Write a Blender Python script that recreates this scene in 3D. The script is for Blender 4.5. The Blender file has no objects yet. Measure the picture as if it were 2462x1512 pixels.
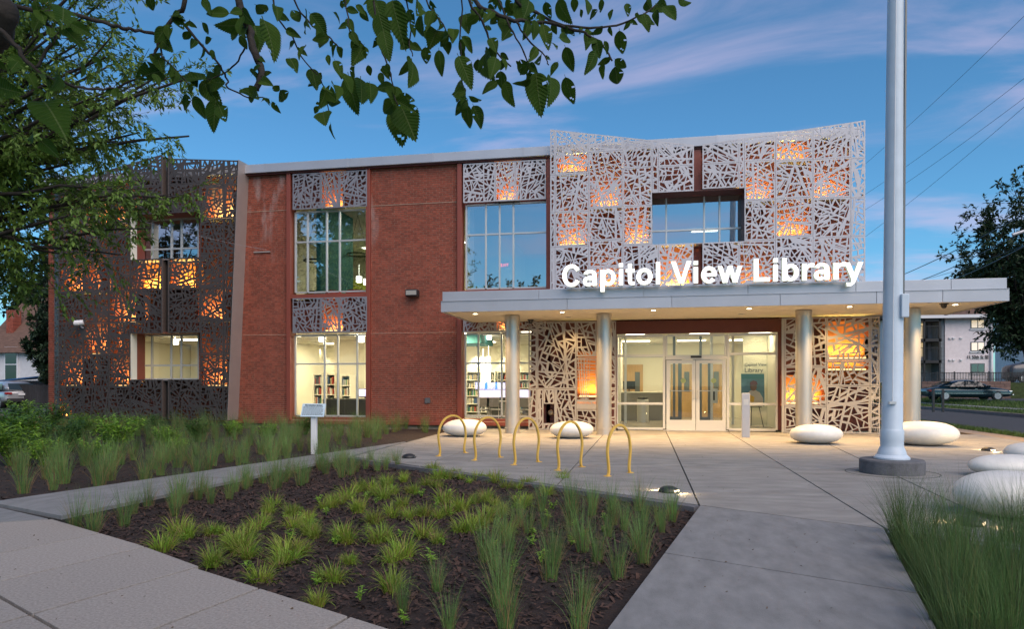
import bpy, bmesh, math, random
from mathutils import Vector, Matrix, noise as mnoise
R = math.radians
sc = bpy.context.scene
COL = sc.collection
# ------------------------------------------------------------------ camera
TH = R(10.5); CT, ST = math.cos(TH), math.sin(TH)
FPX, HOR, HC, UC = 1680.0, 925.0, 1.38, 1230.5      # focal length and horizon of the photo (2461 px wide), eye height
cam_d = bpy.data.cameras.new('camera'); cam_o = bpy.data.objects.new('camera', cam_d); COL.objects.link(cam_o)
cam_o.location = (0, 0, HC); cam_o.rotation_euler = (R(90), 0, TH)
cam_d.sensor_width = 36; cam_d.lens = FPX / 2461 * 36
cam_d.shift_y = (HOR - 756) / 2461
cam_d.clip_start = 0.05; cam_d.clip_end = 3000
sc.camera = cam_o
# ------------------------------------------------------------------ world, sun, exposure
SUN_EL, SUN_AZ = R(44), R(142)          # azimuth clockwise from +Y: behind the camera, to the left
SKY_TINT = (0.56, 1.0, 1.12, 1); SKY_GAIN = 0.069; SUN_POWER = 1.65
sc.view_settings.view_transform = 'Standard'; sc.view_settings.look = 'None'
sc.view_settings.exposure = 0.95; sc.view_settings.gamma = 1
w = bpy.data.worlds.new('World'); sc.world = w; w.use_nodes = True
nt = w.node_tree; N = nt.nodes; Lk = nt.links
bg = N['Background']; bg.inputs[1].default_value = SKY_GAIN
sky = N.new('ShaderNodeTexSky'); sky.sky_type = 'NISHITA'; sky.sun_disc = False
sky.sun_elevation = SUN_EL; sky.sun_rotation = SUN_AZ; sky.altitude = 50; sky.air_density = 1.0; sky.dust_density = 0.5; sky.ozone_density = 4.0
tint = N.new('ShaderNodeMix'); tint.data_type = 'RGBA'; tint.blend_type = 'MULTIPLY'; tint.inputs[0].default_value = 1
tint.inputs[7].default_value = SKY_TINT; Lk.new(sky.outputs[0], tint.inputs[6])
tc = N.new('ShaderNodeTexCoord'); sep = N.new('ShaderNodeSeparateXYZ'); Lk.new(tc.outputs['Generated'], sep.inputs[0])
def mth(op, a, b=None, clamp=False):
    n = N.new('ShaderNodeMath'); n.operation = op; n.use_clamp = clamp
    for i, x in enumerate((a, b)):
        if x is None: continue
        if isinstance(x, (int, float)): n.inputs[i].default_value = x
        else: Lk.new(x, n.inputs[i])
    return n.outputs[0]
zc = mth('ADD', mth('MAXIMUM', sep.outputs[2], 0.0), 0.22)
cv = N.new('ShaderNodeCombineXYZ'); Lk.new(mth('DIVIDE', sep.outputs[0], zc), cv.inputs[0]); Lk.new(mth('DIVIDE', sep.outputs[1], zc), cv.inputs[1])
mp = N.new('ShaderNodeMapping'); mp.inputs['Rotation'].default_value = (0, 0, R(62)); mp.inputs['Scale'].default_value = (0.75, 2.0, 1); mp.inputs['Location'].default_value = (0.9, 2.35, 0)
Lk.new(cv.outputs[0], mp.inputs[0])
cn = N.new('ShaderNodeTexNoise'); cn.inputs['Scale'].default_value = 1.7; cn.inputs['Detail'].default_value = 9; cn.inputs['Roughness'].default_value = 0.56; cn.inputs['Distortion'].default_value = 0.55
Lk.new(mp.outputs[0], cn.inputs['Vector'])
cr = N.new('ShaderNodeMapRange'); cr.inputs['From Min'].default_value = 0.46; cr.inputs['From Max'].default_value = 0.72; cr.inputs['To Max'].default_value = 0.45
cr.interpolation_type = 'SMOOTHSTEP'; Lk.new(cn.outputs['Fac'], cr.inputs['Value'])
cm = N.new('ShaderNodeMix'); cm.data_type = 'RGBA'; Lk.new(cr.outputs[0], cm.inputs[0]); Lk.new(tint.outputs[2], cm.inputs[6])
cm.inputs[7].default_value = (5.4, 4.5, 6.2, 1)
Lk.new(cm.outputs[2], bg.inputs[0])
sd = bpy.data.lights.new('sun', 'SUN'); sd.energy = SUN_POWER; sd.angle = R(60); sd.color = (1, 0.80, 0.66)
so = bpy.data.objects.new('sun', sd); COL.objects.link(so)
sdir = Vector((math.sin(SUN_AZ) * math.cos(SUN_EL), math.cos(SUN_AZ) * math.cos(SUN_EL), math.sin(SUN_EL)))
so.rotation_euler = (-sdir).to_track_quat('-Z', 'Y').to_euler()
sc.render.engine = 'CYCLES'; sc.cycles.use_denoising = True; sc.cycles.max_bounces = 8; sc.cycles.transparent_max_bounces = 16
sc.cycles.sample_clamp_indirect = 6

# ------------------------------------------------------------------ layout helpers
def ray(u):
    a = (u - UC) / FPX
    return a * CT - ST, a * ST + CT
def onY(u, v, Y):
    x, y = ray(u); d = Y / y
    return Vector((x * d, Y, HC - (v - HOR) * d / FPX))
def XY(u, Y): return onY(u, HOR, Y).x
def ZY(u, v, Y): return onY(u, v, Y).z
def gnd(u, v, z=0.0):
    d = FPX * (HC - z) / (v - HOR); x, y = ray(u)
    return Vector((x * d, y * d, z))
def at(u, v, d):
    x, y = ray(u)
    return Vector((x * d, y * d, HC - (v - HOR) * d / FPX))

# ------------------------------------------------------------------ mesh helpers
class MB:
    def __init__(s): s.v = []; s.f = []
    def add(s, vs, fs):
        o = len(s.v); s.v += [tuple(p) for p in vs]; s.f += [tuple(i + o for i in f) for f in fs]; return s
    def box(s, x0, x1, y0, y1, z0, z1):
        return s.add([(x0,y0,z0),(x1,y0,z0),(x1,y1,z0),(x0,y1,z0),(x0,y0,z1),(x1,y0,z1),(x1,y1,z1),(x0,y1,z1)],
                     [(0,3,2,1),(4,5,6,7),(0,1,5,4),(1,2,6,5),(2,3,7,6),(3,0,4,7)])
    def prism(s, poly, z0, z1):
        n = len(poly); vs = [(p[0], p[1], z0) for p in poly] + [(p[0], p[1], z1) for p in poly]
        return s.add(vs, [tuple(range(n - 1, -1, -1)), tuple(range(n, 2 * n))] + [(i, (i + 1) % n, n + (i + 1) % n, n + i) for i in range(n)])
    def prismY(s, poly, y0, y1):           # poly of (x, z), counter-clockwise seen from -Y
        n = len(poly); vs = [(p[0], y0, p[1]) for p in poly] + [(p[0], y1, p[1]) for p in poly]
        return s.add(vs, [tuple(range(n)), tuple(range(2 * n - 1, n - 1, -1))] + [(i, n + i, n + (i + 1) % n, (i + 1) % n) for i in range(n)])
    def prismX(s, poly, x0, x1):           # poly of (y, z)
        n = len(poly); vs = [(x0, p[0], p[1]) for p in poly] + [(x1, p[0], p[1]) for p in poly]
        return s.add(vs, [tuple(range(n)), tuple(range(2 * n - 1, n - 1, -1))] + [(i, n + i, n + (i + 1) % n, (i + 1) % n) for i in range(n)])
    def tube(s, pts, r, k=8, caps=True, sx=1.0):
        pts = [Vector(p) for p in pts]; n = len(pts)
        rs = r if isinstance(r, (list, tuple)) else [r] * n
        o = len(s.v); prev = None
        for i, p in enumerate(pts):
            t = (pts[min(i + 1, n - 1)] - pts[max(i - 1, 0)])
            t = t.normalized() if t.length > 1e-9 else Vector((0, 0, 1))
            ref = prev if prev is not None else (Vector((0, 0, 1)) if abs(t.z) < .9 else Vector((1, 0, 0)))
            a = ref - t * ref.dot(t)
            if a.length < 1e-6: a = t.orthogonal()
            a.normalize(); b = t.cross(a); prev = a
            for j in range(k):
                q = 2 * math.pi * (j + .5) / k
                s.v.append(tuple(p + (a * math.cos(q) * sx + b * math.sin(q)) * rs[i]))
        for i in range(n - 1):
            for j in range(k):
                j2 = (j + 1) % k
                s.f.append((o + i * k + j, o + i * k + j2, o + (i + 1) * k + j2, o + (i + 1) * k + j))
        if caps:
            s.f.append(tuple(o + j for j in range(k - 1, -1, -1))); s.f.append(tuple(o + (n - 1) * k + j for j in range(k)))
        return s
    def lathe(s, prof, c=(0, 0, 0), k=32):   # prof of (r, z)
        o = len(s.v); n = len(prof)
        for r, z in prof:
            for j in range(k):
                q = 2 * math.pi * j / k
                s.v.append((c[0] + r * math.cos(q), c[1] + r * math.sin(q), c[2] + z))
        for i in range(n - 1):
            for j in range(k):
                j2 = (j + 1) % k
                s.f.append((o + i * k + j, o + i * k + j2, o + (i + 1) * k + j2, o + (i + 1) * k + j))
        s.f.append(tuple(o + j for j in range(k - 1, -1, -1))); s.f.append(tuple(o + (n - 1) * k + j for j in range(k)))
        return s
    def mesh(s, name, m, smooth=False):
        me = bpy.data.meshes.new(name); me.from_pydata(s.v, [], s.f)
        if smooth: me.polygons.foreach_set('use_smooth', [True] * len(me.polygons))
        me.update()
        if m: me.materials.append(m)
        return me
    def build(s, name, m, parent=None, smooth=False, bevel=0, loc=None, auto=None):
        return link(name, s.mesh(name, m, smooth), parent, bevel, loc, auto)
def link(name, me, parent=None, bevel=0, loc=None, auto=None):
    o = bpy.data.objects.new(name, me); COL.objects.link(o)
    if parent is not None: o.parent = parent
    if loc is not None: o.location = loc
    if bevel:
        b = o.modifiers.new('bevel', 'BEVEL'); b.width = bevel; b.segments = 2; b.limit_method = 'ANGLE'; b.angle_limit = R(40)
    return o
def smooth_by_angle(me, deg=35):
    me.polygons.foreach_set('use_smooth', [True] * len(me.polygons))
    bm = bmesh.new(); bm.from_mesh(me)
    for e in bm.edges:
        if len(e.link_faces) == 2 and e.calc_face_angle(0) > R(deg): e.smooth = False
    bm.to_mesh(me); bm.free()
def empty(name, loc=(0, 0, 0), rz=0):
    o = bpy.data.objects.new(name, None); COL.objects.link(o); o.location = loc; o.rotation_euler = (0, 0, rz); o.empty_display_size = .2
    return o
def tag(o, label=None, cat=None, group=None, kind=None):
    if label: o['label'] = label
    if cat: o['category'] = cat
    if group: o['group'] = group
    if kind: o['kind'] = kind
    return o
def copy_tree(o, parent=None):
    c = o.copy(); COL.objects.link(c)
    if parent is not None: c.parent = parent
    for ch in list(o.children): copy_tree(ch, c)
    return c
def light(name, kind, loc, power, color, parent=None, rot=None, **kw):
    l = bpy.data.lights.new(name, kind); l.energy = power; l.color = color
    for k, x in kw.items(): setattr(l, k, x)
    o = bpy.data.objects.new(name, l); COL.objects.link(o); o.location = loc
    if rot is not None: o.rotation_euler = rot
    if parent is not None: o.parent = parent
    return o
def text_mesh(name, body, size, m, extrude=0.004, align='LEFT', offset=0.0):
    c = bpy.data.curves.new(name, 'FONT'); c.body = body; c.size = size; c.extrude = extrude; c.align_x = align; c.offset = offset; c.resolution_u = 3
    o = bpy.data.objects.new(name + '_t', c); COL.objects.link(o)
    bpy.context.view_layer.update()
    me = bpy.data.meshes.new_from_object(o.evaluated_get(bpy.context.evaluated_depsgraph_get()))
    bpy.data.objects.remove(o); me.name = name; me.materials.clear(); me.materials.append(m)
    return me

# ------------------------------------------------------------------ materials
def mat(name, col, rough=.6, metal=0., var=.0, scale=3., bump=0., bscale=40., col2=None, emis=None, es=0., spec=.5, stretch=(1,1,1), objrand=0., trans=0., detail=6, coat=0.):
    m = bpy.data.materials.new(name); m.use_nodes = True
    t = m.node_tree; n = t.nodes; l = t.links; p = n['Principled BSDF']
    p.inputs['Roughness'].default_value = rough; p.inputs['Metallic'].default_value = metal
    p.inputs['Specular IOR Level'].default_value = spec; p.inputs['Coat Weight'].default_value = coat
    c = (*col, 1); p.inputs['Base Color'].default_value = c
    geo = n.new('ShaderNodeNewGeometry'); mpn = n.new('ShaderNodeMapping'); mpn.inputs['Scale'].default_value = stretch
    l.new(geo.outputs['Position'], mpn.inputs[0]); last = None
    if var or col2:
        tx = n.new('ShaderNodeTexNoise'); tx.inputs['Scale'].default_value = scale; tx.inputs['Detail'].default_value = detail; tx.inputs['Roughness'].default_value = .62
        l.new(mpn.outputs[0], tx.inputs['Vector'])
        rp = n.new('ShaderNodeMapRange'); rp.inputs['From Min'].default_value = .3; rp.inputs['From Max'].default_value = .7; l.new(tx.outputs['Fac'], rp.inputs['Value'])
        mx = n.new('ShaderNodeMix'); mx.data_type = 'RGBA'; l.new(rp.outputs[0], mx.inputs[0])
        if col2: mx.inputs[6].default_value = c; mx.inputs[7].default_value = (*col2, 1)
        else:
            mx.inputs[6].default_value = (*[x * (1 - var) for x in col], 1); mx.inputs[7].default_value = (*[min(1, x * (1 + var)) for x in col], 1)
        last = mx.outputs[2]
    if objrand:
        oi = n.new('ShaderNodeObjectInfo'); hs = n.new('ShaderNodeHueSaturation')
        a = n.new('ShaderNodeMapRange'); a.inputs['To Min'].default_value = 1 - objrand; a.inputs['To Max'].default_value = 1 + objrand; l.new(oi.outputs['Random'], a.inputs['Value'])
        l.new(a.outputs[0], hs.inputs['Value'])
        hs.inputs['Color'].default_value = c
        if last: l.new(last, hs.inputs['Color'])
        last = hs.outputs[0]
    if last: l.new(last, p.inputs['Base Color'])
    if bump:
        bt = n.new('ShaderNodeTexNoise'); bt.inputs['Scale'].default_value = bscale; bt.inputs['Detail'].default_value = 5; l.new(mpn.outputs[0], bt.inputs['Vector'])
        bn = n.new('ShaderNodeBump'); bn.inputs['Strength'].default_value = bump; bn.inputs['Distance'].default_value = .02; l.new(bt.outputs['Fac'], bn.inputs['Height']); l.new(bn.outputs[0], p.inputs['Normal'])
    if emis: p.inputs['Emission Color'].default_value = (*emis, 1); p.inputs['Emission Strength'].default_value = es
    if trans:
        tr = n.new('ShaderNodeBsdfTranslucent'); ms = n.new('ShaderNodeMixShader'); ms.inputs[0].default_value = trans
        if last: l.new(last, tr.inputs[0])
        else: tr.inputs[0].default_value = c
        l.new(p.outputs[0], ms.inputs[1]); l.new(tr.outputs[0], ms.inputs[2]); l.new(ms.outputs[0], n['Material Output'].inputs[0])
    return m
def glass(name, base, tint=(1, 1, 1), rough=0.0):
    m = bpy.data.materials.new(name); m.use_nodes = True; t = m.node_tree; n = t.nodes; l = t.links
    n.remove(n['Principled BSDF'])
    tr = n.new('ShaderNodeBsdfTransparent'); tr.inputs[0].default_value = (*tint, 1)
    gl = n.new('ShaderNodeBsdfGlossy'); gl.inputs['Roughness'].default_value = rough; gl.inputs[0].default_value = (.95, .97, 1, 1)
    lw = n.new('ShaderNodeFresnel'); lw.inputs['IOR'].default_value = 1.5
    ad = n.new('ShaderNodeMath'); ad.operation = 'ADD'; ad.use_clamp = True; ad.inputs[1].default_value = base; l.new(lw.outputs[0], ad.inputs[0])
    ms = n.new('ShaderNodeMixShader'); l.new(ad.outputs[0], ms.inputs[0]); l.new(tr.outputs[0], ms.inputs[1]); l.new(gl.outputs[0], ms.inputs[2])
    l.new(ms.outputs[0], n['Material Output'].inputs[0])
    return m
M = {}
M['concrete'] = mat('plaza_concrete', (.245, .235, .22), .75, objrand=.06, var=.27, scale=1.6, bump=.25, bscale=60, stretch=(1, 2.2, 1), detail=9)
M['walk'] = mat('walk_concrete', (.20, .20, .20), .75, objrand=.06, var=.22, scale=2.6, bump=.3, bscale=90, stretch=(2.5, 1, 1), detail=9)
M['sidewalk'] = mat('aggregate_sidewalk', (.33, .295, .265), .85, objrand=.06, var=.28, scale=55, bump=.5, bscale=120)
M['aggregate'] = mat('tan_aggregate', (.36, .27, .19), .9, var=.35, scale=40, bump=.6, bscale=90)
M['joint'] = mat('joint_filler', (.025, .024, .022), .95)
M['mulch'] = mat('mulch', (.022, .012, .009), .95, var=.55, scale=14, bump=1., bscale=35)
M['chip'] = mat('mulch_chip', (.055, .03, .022), .9, var=.6, scale=9)
M['lawn'] = mat('lawn_soil', (.045, .065, .02), .95, var=.4, scale=5, bump=.6, bscale=30)
M['asphalt'] = mat('asphalt', (.05, .05, .054), .85, var=.25, scale=6, bump=.4, bscale=110)
M['kerb'] = mat('kerb_stone', (.24, .19, .17), .85, var=.25, scale=6, bump=.3)
M['mortar'] = mat('mortar', (.40, .27, .20), .95, var=.2, scale=6)
M['trim_red'] = mat('red_trim', (.23, .055, .035), .5, var=.08, scale=2)
M['dark_red'] = mat('dark_red_panel', (.10, .025, .02), .55, var=.1, scale=3)
M['silver'] = mat('silver_panel', (.48, .465, .49), .5, metal=.15, var=.05, scale=3, objrand=.04)
M['shaded_screen'] = mat('shaded_panel', (.066, .054, .05), .55, metal=.2, var=.18, scale=1.3, objrand=.05)  # same screen metal as silver, tree shade and dark reflections put into its colour
M['half_shaded_screen'] = mat('half_shaded_panel', (.22, .215, .24), .5, metal=.15, var=.05, scale=3, objrand=.04)  # silver screen metal again, partial tree shade over the first bay painted in
M['slot'] = mat('slot_plate', (.16, .12, .105), .5, metal=.3)
M['fin'] = mat('champagne_fin', (.42, .35, .32), .45, metal=.4, var=.05, scale=2)
M['fascia'] = mat('aluminium_fascia', (.44, .45, .49), .42, metal=.35, var=.05, scale=1.5, objrand=.05)
M['frame'] = mat('window_frame', (.55, .55, .54), .4, metal=.4)
M['door'] = mat('door_frame', (.62, .62, .60), .4, metal=.2)
M['column'] = mat('column_metal', (.55, .52, .48), .36, metal=.75, var=.04, scale=2)
M['soffit'] = mat('soffit', (.66, .60, .47), .8, var=.06, scale=8, bump=.25, bscale=22)
M['glass_up'] = glass('coated_glass', .42, (.66, .76, .78))
M['glass_dn'] = glass('clear_glass', .01, (.97, .97, .95))
M['glass_dark'] = glass('dark_glass', .08, (.5, .56, .6))
M['white_wall'] = mat('interior_cream', (.78, .76, .66), .85)
M['accent'] = mat('orange_backing', (.62, .20, .05), .7, var=.06, scale=2)
M['concrete_base'] = mat('foundation', (.36, .29, .22), .9, var=.2, scale=5, bump=.3)
M['pebble'] = mat('white_pebble', (.74, .71, .65), .42, var=.10, scale=3.5, bump=.12, bscale=70)
M['yellow'] = mat('yellow_paint', (.66, .40, .075), .42, var=.08, scale=12)
M['pole'] = mat('pole_paint', (.52, .60, .68), .42, var=.06, scale=4)
M['dark_concrete'] = mat('dark_concrete', (.12, .12, .13), .9, var=.25, scale=9, bump=.4)
M['black'] = mat('black_metal', (.02, .02, .022), .5)
M['white'] = mat('white_paint', (.72, .72, .74), .5)
def lamp_mat(name, col, s): return mat(name, (.8, .8, .8), .5, emis=col, es=s)
M['warm_lamp'] = lamp_mat('warm_lamp', (1, .86, .55), 12)
M['puck_lens'] = lamp_mat('puck_lens', (1, .72, .36), 2.0)
M['pendant'] = lamp_mat('pendant_lamp', (1, .93, .74), 3)
M['amber'] = lamp_mat('amber_lamp', (1, .6, .2), 1.2)
M['sign'] = lamp_mat('sign_face', (.98, 1, .93), .62)
M['exit'] = lamp_mat('exit_sign', (1, .08, .06), 1.5)
# bricks: colour from each brick's own random value
def brick_mat():
    m = mat('brick', (.255, .060, .034), .85, var=.14, scale=2.2, bump=.3, bscale=60, detail=3)
    t = m.node_tree; n = t.nodes; l = t.links; p = n['Principled BSDF']
    src = p.inputs['Base Color'].links[0].from_socket
    geo = [x for x in n if x.type == 'NEW_GEOMETRY'][0]
    # whole-cell random per brick, from position snapped to the bond
    wn = n.new('ShaderNodeTexWhiteNoise'); wn.noise_dimensions = '3D'
    sn = n.new('ShaderNodeVectorMath'); sn.operation = 'SNAP'; sn.inputs[1].default_value = (.108, 5, .0677); l.new(geo.outputs['Position'], sn.inputs[0]); l.new(sn.outputs[0], wn.inputs['Vector'])
    hs = n.new('ShaderNodeHueSaturation'); mr = n.new('ShaderNodeMapRange'); mr.inputs['To Min'].default_value = .74; mr.inputs['To Max'].default_value = 1.24
    l.new(wn.outputs['Value'], mr.inputs['Value']); l.new(mr.outputs[0], hs.inputs['Value']); l.new(src, hs.inputs['Color'])
    # lime bloom: pale streaks on the upper wall beside the left screen
    n2 = n.new('ShaderNodeTexNoise'); n2.inputs['Scale'].default_value = 1.5; n2.inputs['Detail'].default_value = 7
    mp2 = n.new('ShaderNodeMapping'); mp2.inputs['Scale'].default_value = (2.2, 1, .5); l.new(geo.outputs['Position'], mp2.inputs[0]); l.new(mp2.outputs[0], n2.inputs['Vector'])
    r2 = n.new('ShaderNodeMapRange'); r2.inputs['From Min'].default_value = .52; r2.inputs['From Max'].default_value = .75; l.new(n2.outputs['Fac'], r2.inputs['Value'])
    sp = n.new('ShaderNodeSeparateXYZ'); l.new(geo.outputs['Position'], sp.inputs[0])
    def rng(sock, a, b):
        q = n.new('ShaderNodeMapRange'); q.inputs['From Min'].default_value = a; q.inputs['From Max'].default_value = b; l.new(sock, q.inputs['Value']); return q.outputs[0]
    def mul(a, b):
        q = n.new('ShaderNodeMath'); q.operation = 'MULTIPLY'; l.new(a, q.inputs[0])
        if isinstance(b, float): q.inputs[1].default_value = b
        else: l.new(b, q.inputs[1])
        return q.outputs[0]
    f = mul(mul(r2.outputs[0], rng(sp.outputs[2], 4.6, 7.2)), rng(sp.outputs[0], -7.2, -9.6))
    mx = n.new('ShaderNodeMix'); mx.data_type = 'RGBA'; l.new(mul(f, .75), mx.inputs[0]); l.new(hs.outputs[0], mx.inputs[6]); mx.inputs[7].default_value = (.5, .42, .4, 1)
    l.new(mx.outputs[2], p.inputs['Base Color'])
    return m
M['brick'] = brick_mat()
# ================================================================== ground and paving
def clip(poly, nx, ny, c, lab=None):
    """keep n.p <= c; poly: [(x, y, label)], label belongs to the edge that starts at the vertex"""
    out = []; n = len(poly)
    for i in range(n):
        p, q = poly[i], poly[(i + 1) % n]
        a = nx * p[0] + ny * p[1] - c; b = nx * q[0] + ny * q[1] - c
        if a <= 0: out.append(p)
        if (a < 0 < b) or (b < 0 < a):
            t = a / (a - b); x = p[0] + (q[0] - p[0]) * t; y = p[1] + (q[1] - p[1]) * t
            out.append((x, y, lab if a < 0 else p[2]))
    return out
def area(poly):
    return .5 * sum(poly[i][0] * poly[(i + 1) % len(poly)][1] - poly[(i + 1) % len(poly)][0] * poly[i][1] for i in range(len(poly)))
def split(poly, p, q, lab=None):
    dx, dy = q[0] - p[0], q[1] - p[1]; L = math.hypot(dx, dy); nx, ny = -dy / L, dx / L; c = nx * p[0] + ny * p[1]
    return clip(poly, nx, ny, c, lab), clip(poly, -nx, -ny, -c, lab)
def inset(poly, d):
    out = [(*p[:2], None) for p in poly]
    if area(out) < 0: out.reverse()
    n = len(out); src = list(out)
    for i in range(n):
        p, q = src[i], src[(i + 1) % n]; dx, dy = q[0] - p[0], q[1] - p[1]; L = math.hypot(dx, dy)
        if L < 1e-6: continue
        nx, ny = dy / L, -dx / L
        out = clip(out, nx, ny, nx * p[0] + ny * p[1] - d)
        if len(out) < 3: return []
    return out
def slabs(parent, poly, lines, m, top, gap=.010, thick=.1, name='slab'):
    cells = [[(*p[:2], None) for p in poly]]
    if area(cells[0]) < 0: cells[0].reverse()
    for p, q in lines:
        nx = []
        for c in cells:
            for h in split(c, p, q):
                if len(h) > 2 and abs(area(h)) > .02: nx.append(h)
        cells = nx
    for c in cells:
        k = inset(c, gap)
        if len(k) > 2:
            MB().prism([x[:2] for x in k], top - thick, top).build(name, m, parent, bevel=.003)

G = lambda u, v: tuple(gnd(u, v)[:2])
ground = MB().box(-900, 900, -600, 1500, -.6, -.16).build('ground', M['lawn']); tag(ground, kind='structure')
# mulch beds lie a little lower than the paving
bed = empty('planting_bed'); tag(bed, kind='structure')
B_, C_, D_, E_ = (-5.45, 12.62), (.65, 8.27), (2.30, 7.20), (4.4, 5.85)
front_bed = [(-5.9, 6.2), (-4.27, 5.33), (-2.55, 4.36), (-1.39, 3.76), (-.33, 3.0), (-.33, 3.95), C_, B_]
def sheet(name, poly, m, z, parent=None, sub=.25):
    """flat bed with a gently uneven surface"""
    xs = [p[0] for p in poly]; ys = [p[1] for p in poly]
    b = MB().prism(poly, z - .1, z); me = b.mesh(name, m)
    bm = bmesh.new(); bm.from_mesh(me)
    top = [f for f in bm.faces if f.normal.z > .5]
    x = math.floor(min(xs) / sub) * sub
    while x < max(xs):
        bmesh.ops.bisect_plane(bm, geom=bm.verts[:] + bm.edges[:] + [f for f in bm.faces if f.normal.z > .5], plane_co=(x, 0, 0), plane_no=(1, 0, 0)); x += sub
    y = math.floor(min(ys) / sub) * sub
    while y < max(ys):
        bmesh.ops.bisect_plane(bm, geom=bm.verts[:] + bm.edges[:] + [f for f in bm.faces if f.normal.z > .5], plane_co=(0, y, 0), plane_no=(0, 1, 0)); y += sub
    for v in bm.verts:
        if v.co.z > z - .02: v.co.z += .035 * mnoise.noise(v.co * 1.3) + .018 * mnoise.noise(v.co * 4)
    bm.to_mesh(me); bm.free()
    me.polygons.foreach_set('use_smooth', [True] * len(me.polygons))
    return link(name, me, parent)
sheet('mulch_sheet', [(-6.2, 5.9), (-1.2, 3.3), (-.2, 2.9), (.75, 8.3), (-5.5, 12.75)], M['mulch'], -.07, bed)
bed2 = empty('planting_bed'); tag(bed2, kind='structure')
sheet('mulch_sheet', [(-26, 12.5), (-7.4, 6.9), (-5.9, 14.3), (-5.5, 18.7), (-5.5, 21.35), (-26, 21.35)], M['mulch'], -.04, bed2, sub=.5)
bed3 = empty('planting_bed'); tag(bed3, kind='structure')
sheet('mulch_sheet', [(2.25, 7.3), (1.4, 3.2), (5.5, 2.2), (6.5, 4.6)], M['mulch'], -.07, bed3, sub=.5)
# plaza
plaza = empty('plaza'); tag(plaza, kind='structure')
jb = MB().prism([(-5.62, 18.7), B_, E_, (6.5, 4.55), (8.9, 12), (9.2, 21.45), (-5.62, 21.45)], -.15, -.03); jb.build('joint_bed', M['joint'], plaza)
plines = [(G(1600, 1036), C_), (G(1745, 1036), D_), (G(1448, 1047), G(1340, 1165)), (G(1046, 1108), G(1180, 1063)),
          (G(2010, 1077), G(2085, 1112)), ((-9, 15.6), (9, 15.75)), ((-9, 12.05), (9, 12.25)), ((1.9, 9.3), (9, 9.45)), ((-9, 18.9), (9, 18.9))]
slabs(plaza, [(-5.6, 18.7), (-5.62, 21.4), (9.2, 21.4), (8.9, 12), (6.5, 4.6), E_, C_, B_], plines, M['concrete'], 0)
MB().prism([(-5.47, 12.6), (.65, 8.25), (.58, 8.15), (-5.5, 12.48)], -.2, -.006).build('edge_band', M['dark_concrete'], plaza)
MB().prism([(2.3, 7.18), (4.4, 5.83), (4.33, 5.73), (2.26, 7.07)], -.2, -.006).build('edge_band', M['dark_concrete'], plaza)
# narrow path along the left, the walk to the street, and the street sidewalk
path = empty('path'); tag(path, kind='structure')
MB().prism([(-7.5, 6.75), (-5.94, 6.3), (-5.47, 12.6), (-5.64, 18.7), (-5.95, 14.3)], -.15, -.03).build('joint_bed', M['joint'], path)
slabs(path, [(-7.48, 6.9), (-5.94, 6.3), (-5.47, 12.6), (-5.64, 18.7), (-5.95, 14.3)],
      [((-9, 9.3), (0, 9.3)), ((-9, 11.7), (0, 11.7)), ((-9, 14.1), (0, 14.1))], M['walk'], .012)
walk = empty('walkway'); tag(walk, kind='structure')
wp = [(-.55, 2.2), (1.0, 1.4), (2.28, 7.19), (.65, 8.23)]
MB().prism(wp, -.15, -.03).build('joint_bed', M['joint'], walk)
slabs(walk, wp, [(G(1625, 1350 - 15), G(2215, 1415 + 15)), ((-3, 3.7), (5, 2.6))], M['walk'], .004)
side = empty('sidewalk'); tag(side, kind='structure')
sp_ = [(-12.4, 9.3), (-7.48, 6.88), (-5.92, 6.2), (-4.27, 5.34), (-2.55, 4.36), (-1.39, 3.76), (1.0, 2.3), (.2, -.5), (-12, 5.2)]
sp2 = [(-5.94, 6.2), (-4.27, 5.36), (-2.55, 4.36), (-1.39, 3.76), (.55, 2.65), (-.2, .4), (-7.9, 4.9)]
for poly in ([(-7.48, 6.86), (-6.0, 6.22), (-7.9, 4.9), (-9.7, 5.9)],):
    slabs(side, poly, [], M['walk'], -.004)
MB().prism([(-12.4, 9.2), (-5.94, 6.2), (.55, 2.6), (-.2, .4), (-12.4, 6.5)], -.2, -.03).build('joint_bed', M['joint'], side)
sl = [(G(218, 1287), G(0, 1331)), (G(327, 1320), G(0, 1398)), (G(466, 1366), G(76, 1477)), (G(622, 1415), G(371, 1512)), (G(833, 1486), G(790, 1512)), (G(0, 1435), G(135, 1512))]
slabs(side, sp2, sl, M['sidewalk'], 0, gap=.013)
# right-hand side: tan aggregate strip, verge, road, kerbs, far verge, far pavement, car park
agg = MB().prism([(8.92, 12), (6.52, 4.6), (7.9, 4.6), (9.95, 13), (9.95, 40), (9.22, 40), (9.22, 21.4)], -.15, -.02).build('aggregate_strip', M['aggregate']); tag(agg, kind='structure')
v1 = MB().box(9.95, 10.55, -20, 300, -.15, -.01).build('verge', M['lawn']); tag(v1, kind='structure')
road = MB().box(10.68, 17.0, -40, 400, -.3, -.12).build('road', M['asphalt']); tag(road, kind='structure')
kb = MB().box(10.55, 10.68, -40, 400, -.3, .0).build('kerb', M['kerb']); tag(kb, kind='structure')
kb = MB().box(17.0, 17.2, -40, 400, -.3, .04).build('kerb', M['kerb']); tag(kb, kind='structure')
v2 = MB().prismY([(17.2, -.2), (18.6, -.2), (18.6, .10), (17.2, .02)], -40, 400).build('verge', M['lawn']); tag(v2, kind='structure')
fp = MB().box(18.6, 19.7, -40, 400, -.2, .12).build('pavement', M['walk']); tag(fp, kind='structure')
v3 = MB().prismY([(19.7, -.2), (22.6, -.2), (22.6, .32), (19.7, .11)], -40, 400).build('verge', M['lawn']); tag(v3, kind='structure')
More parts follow.
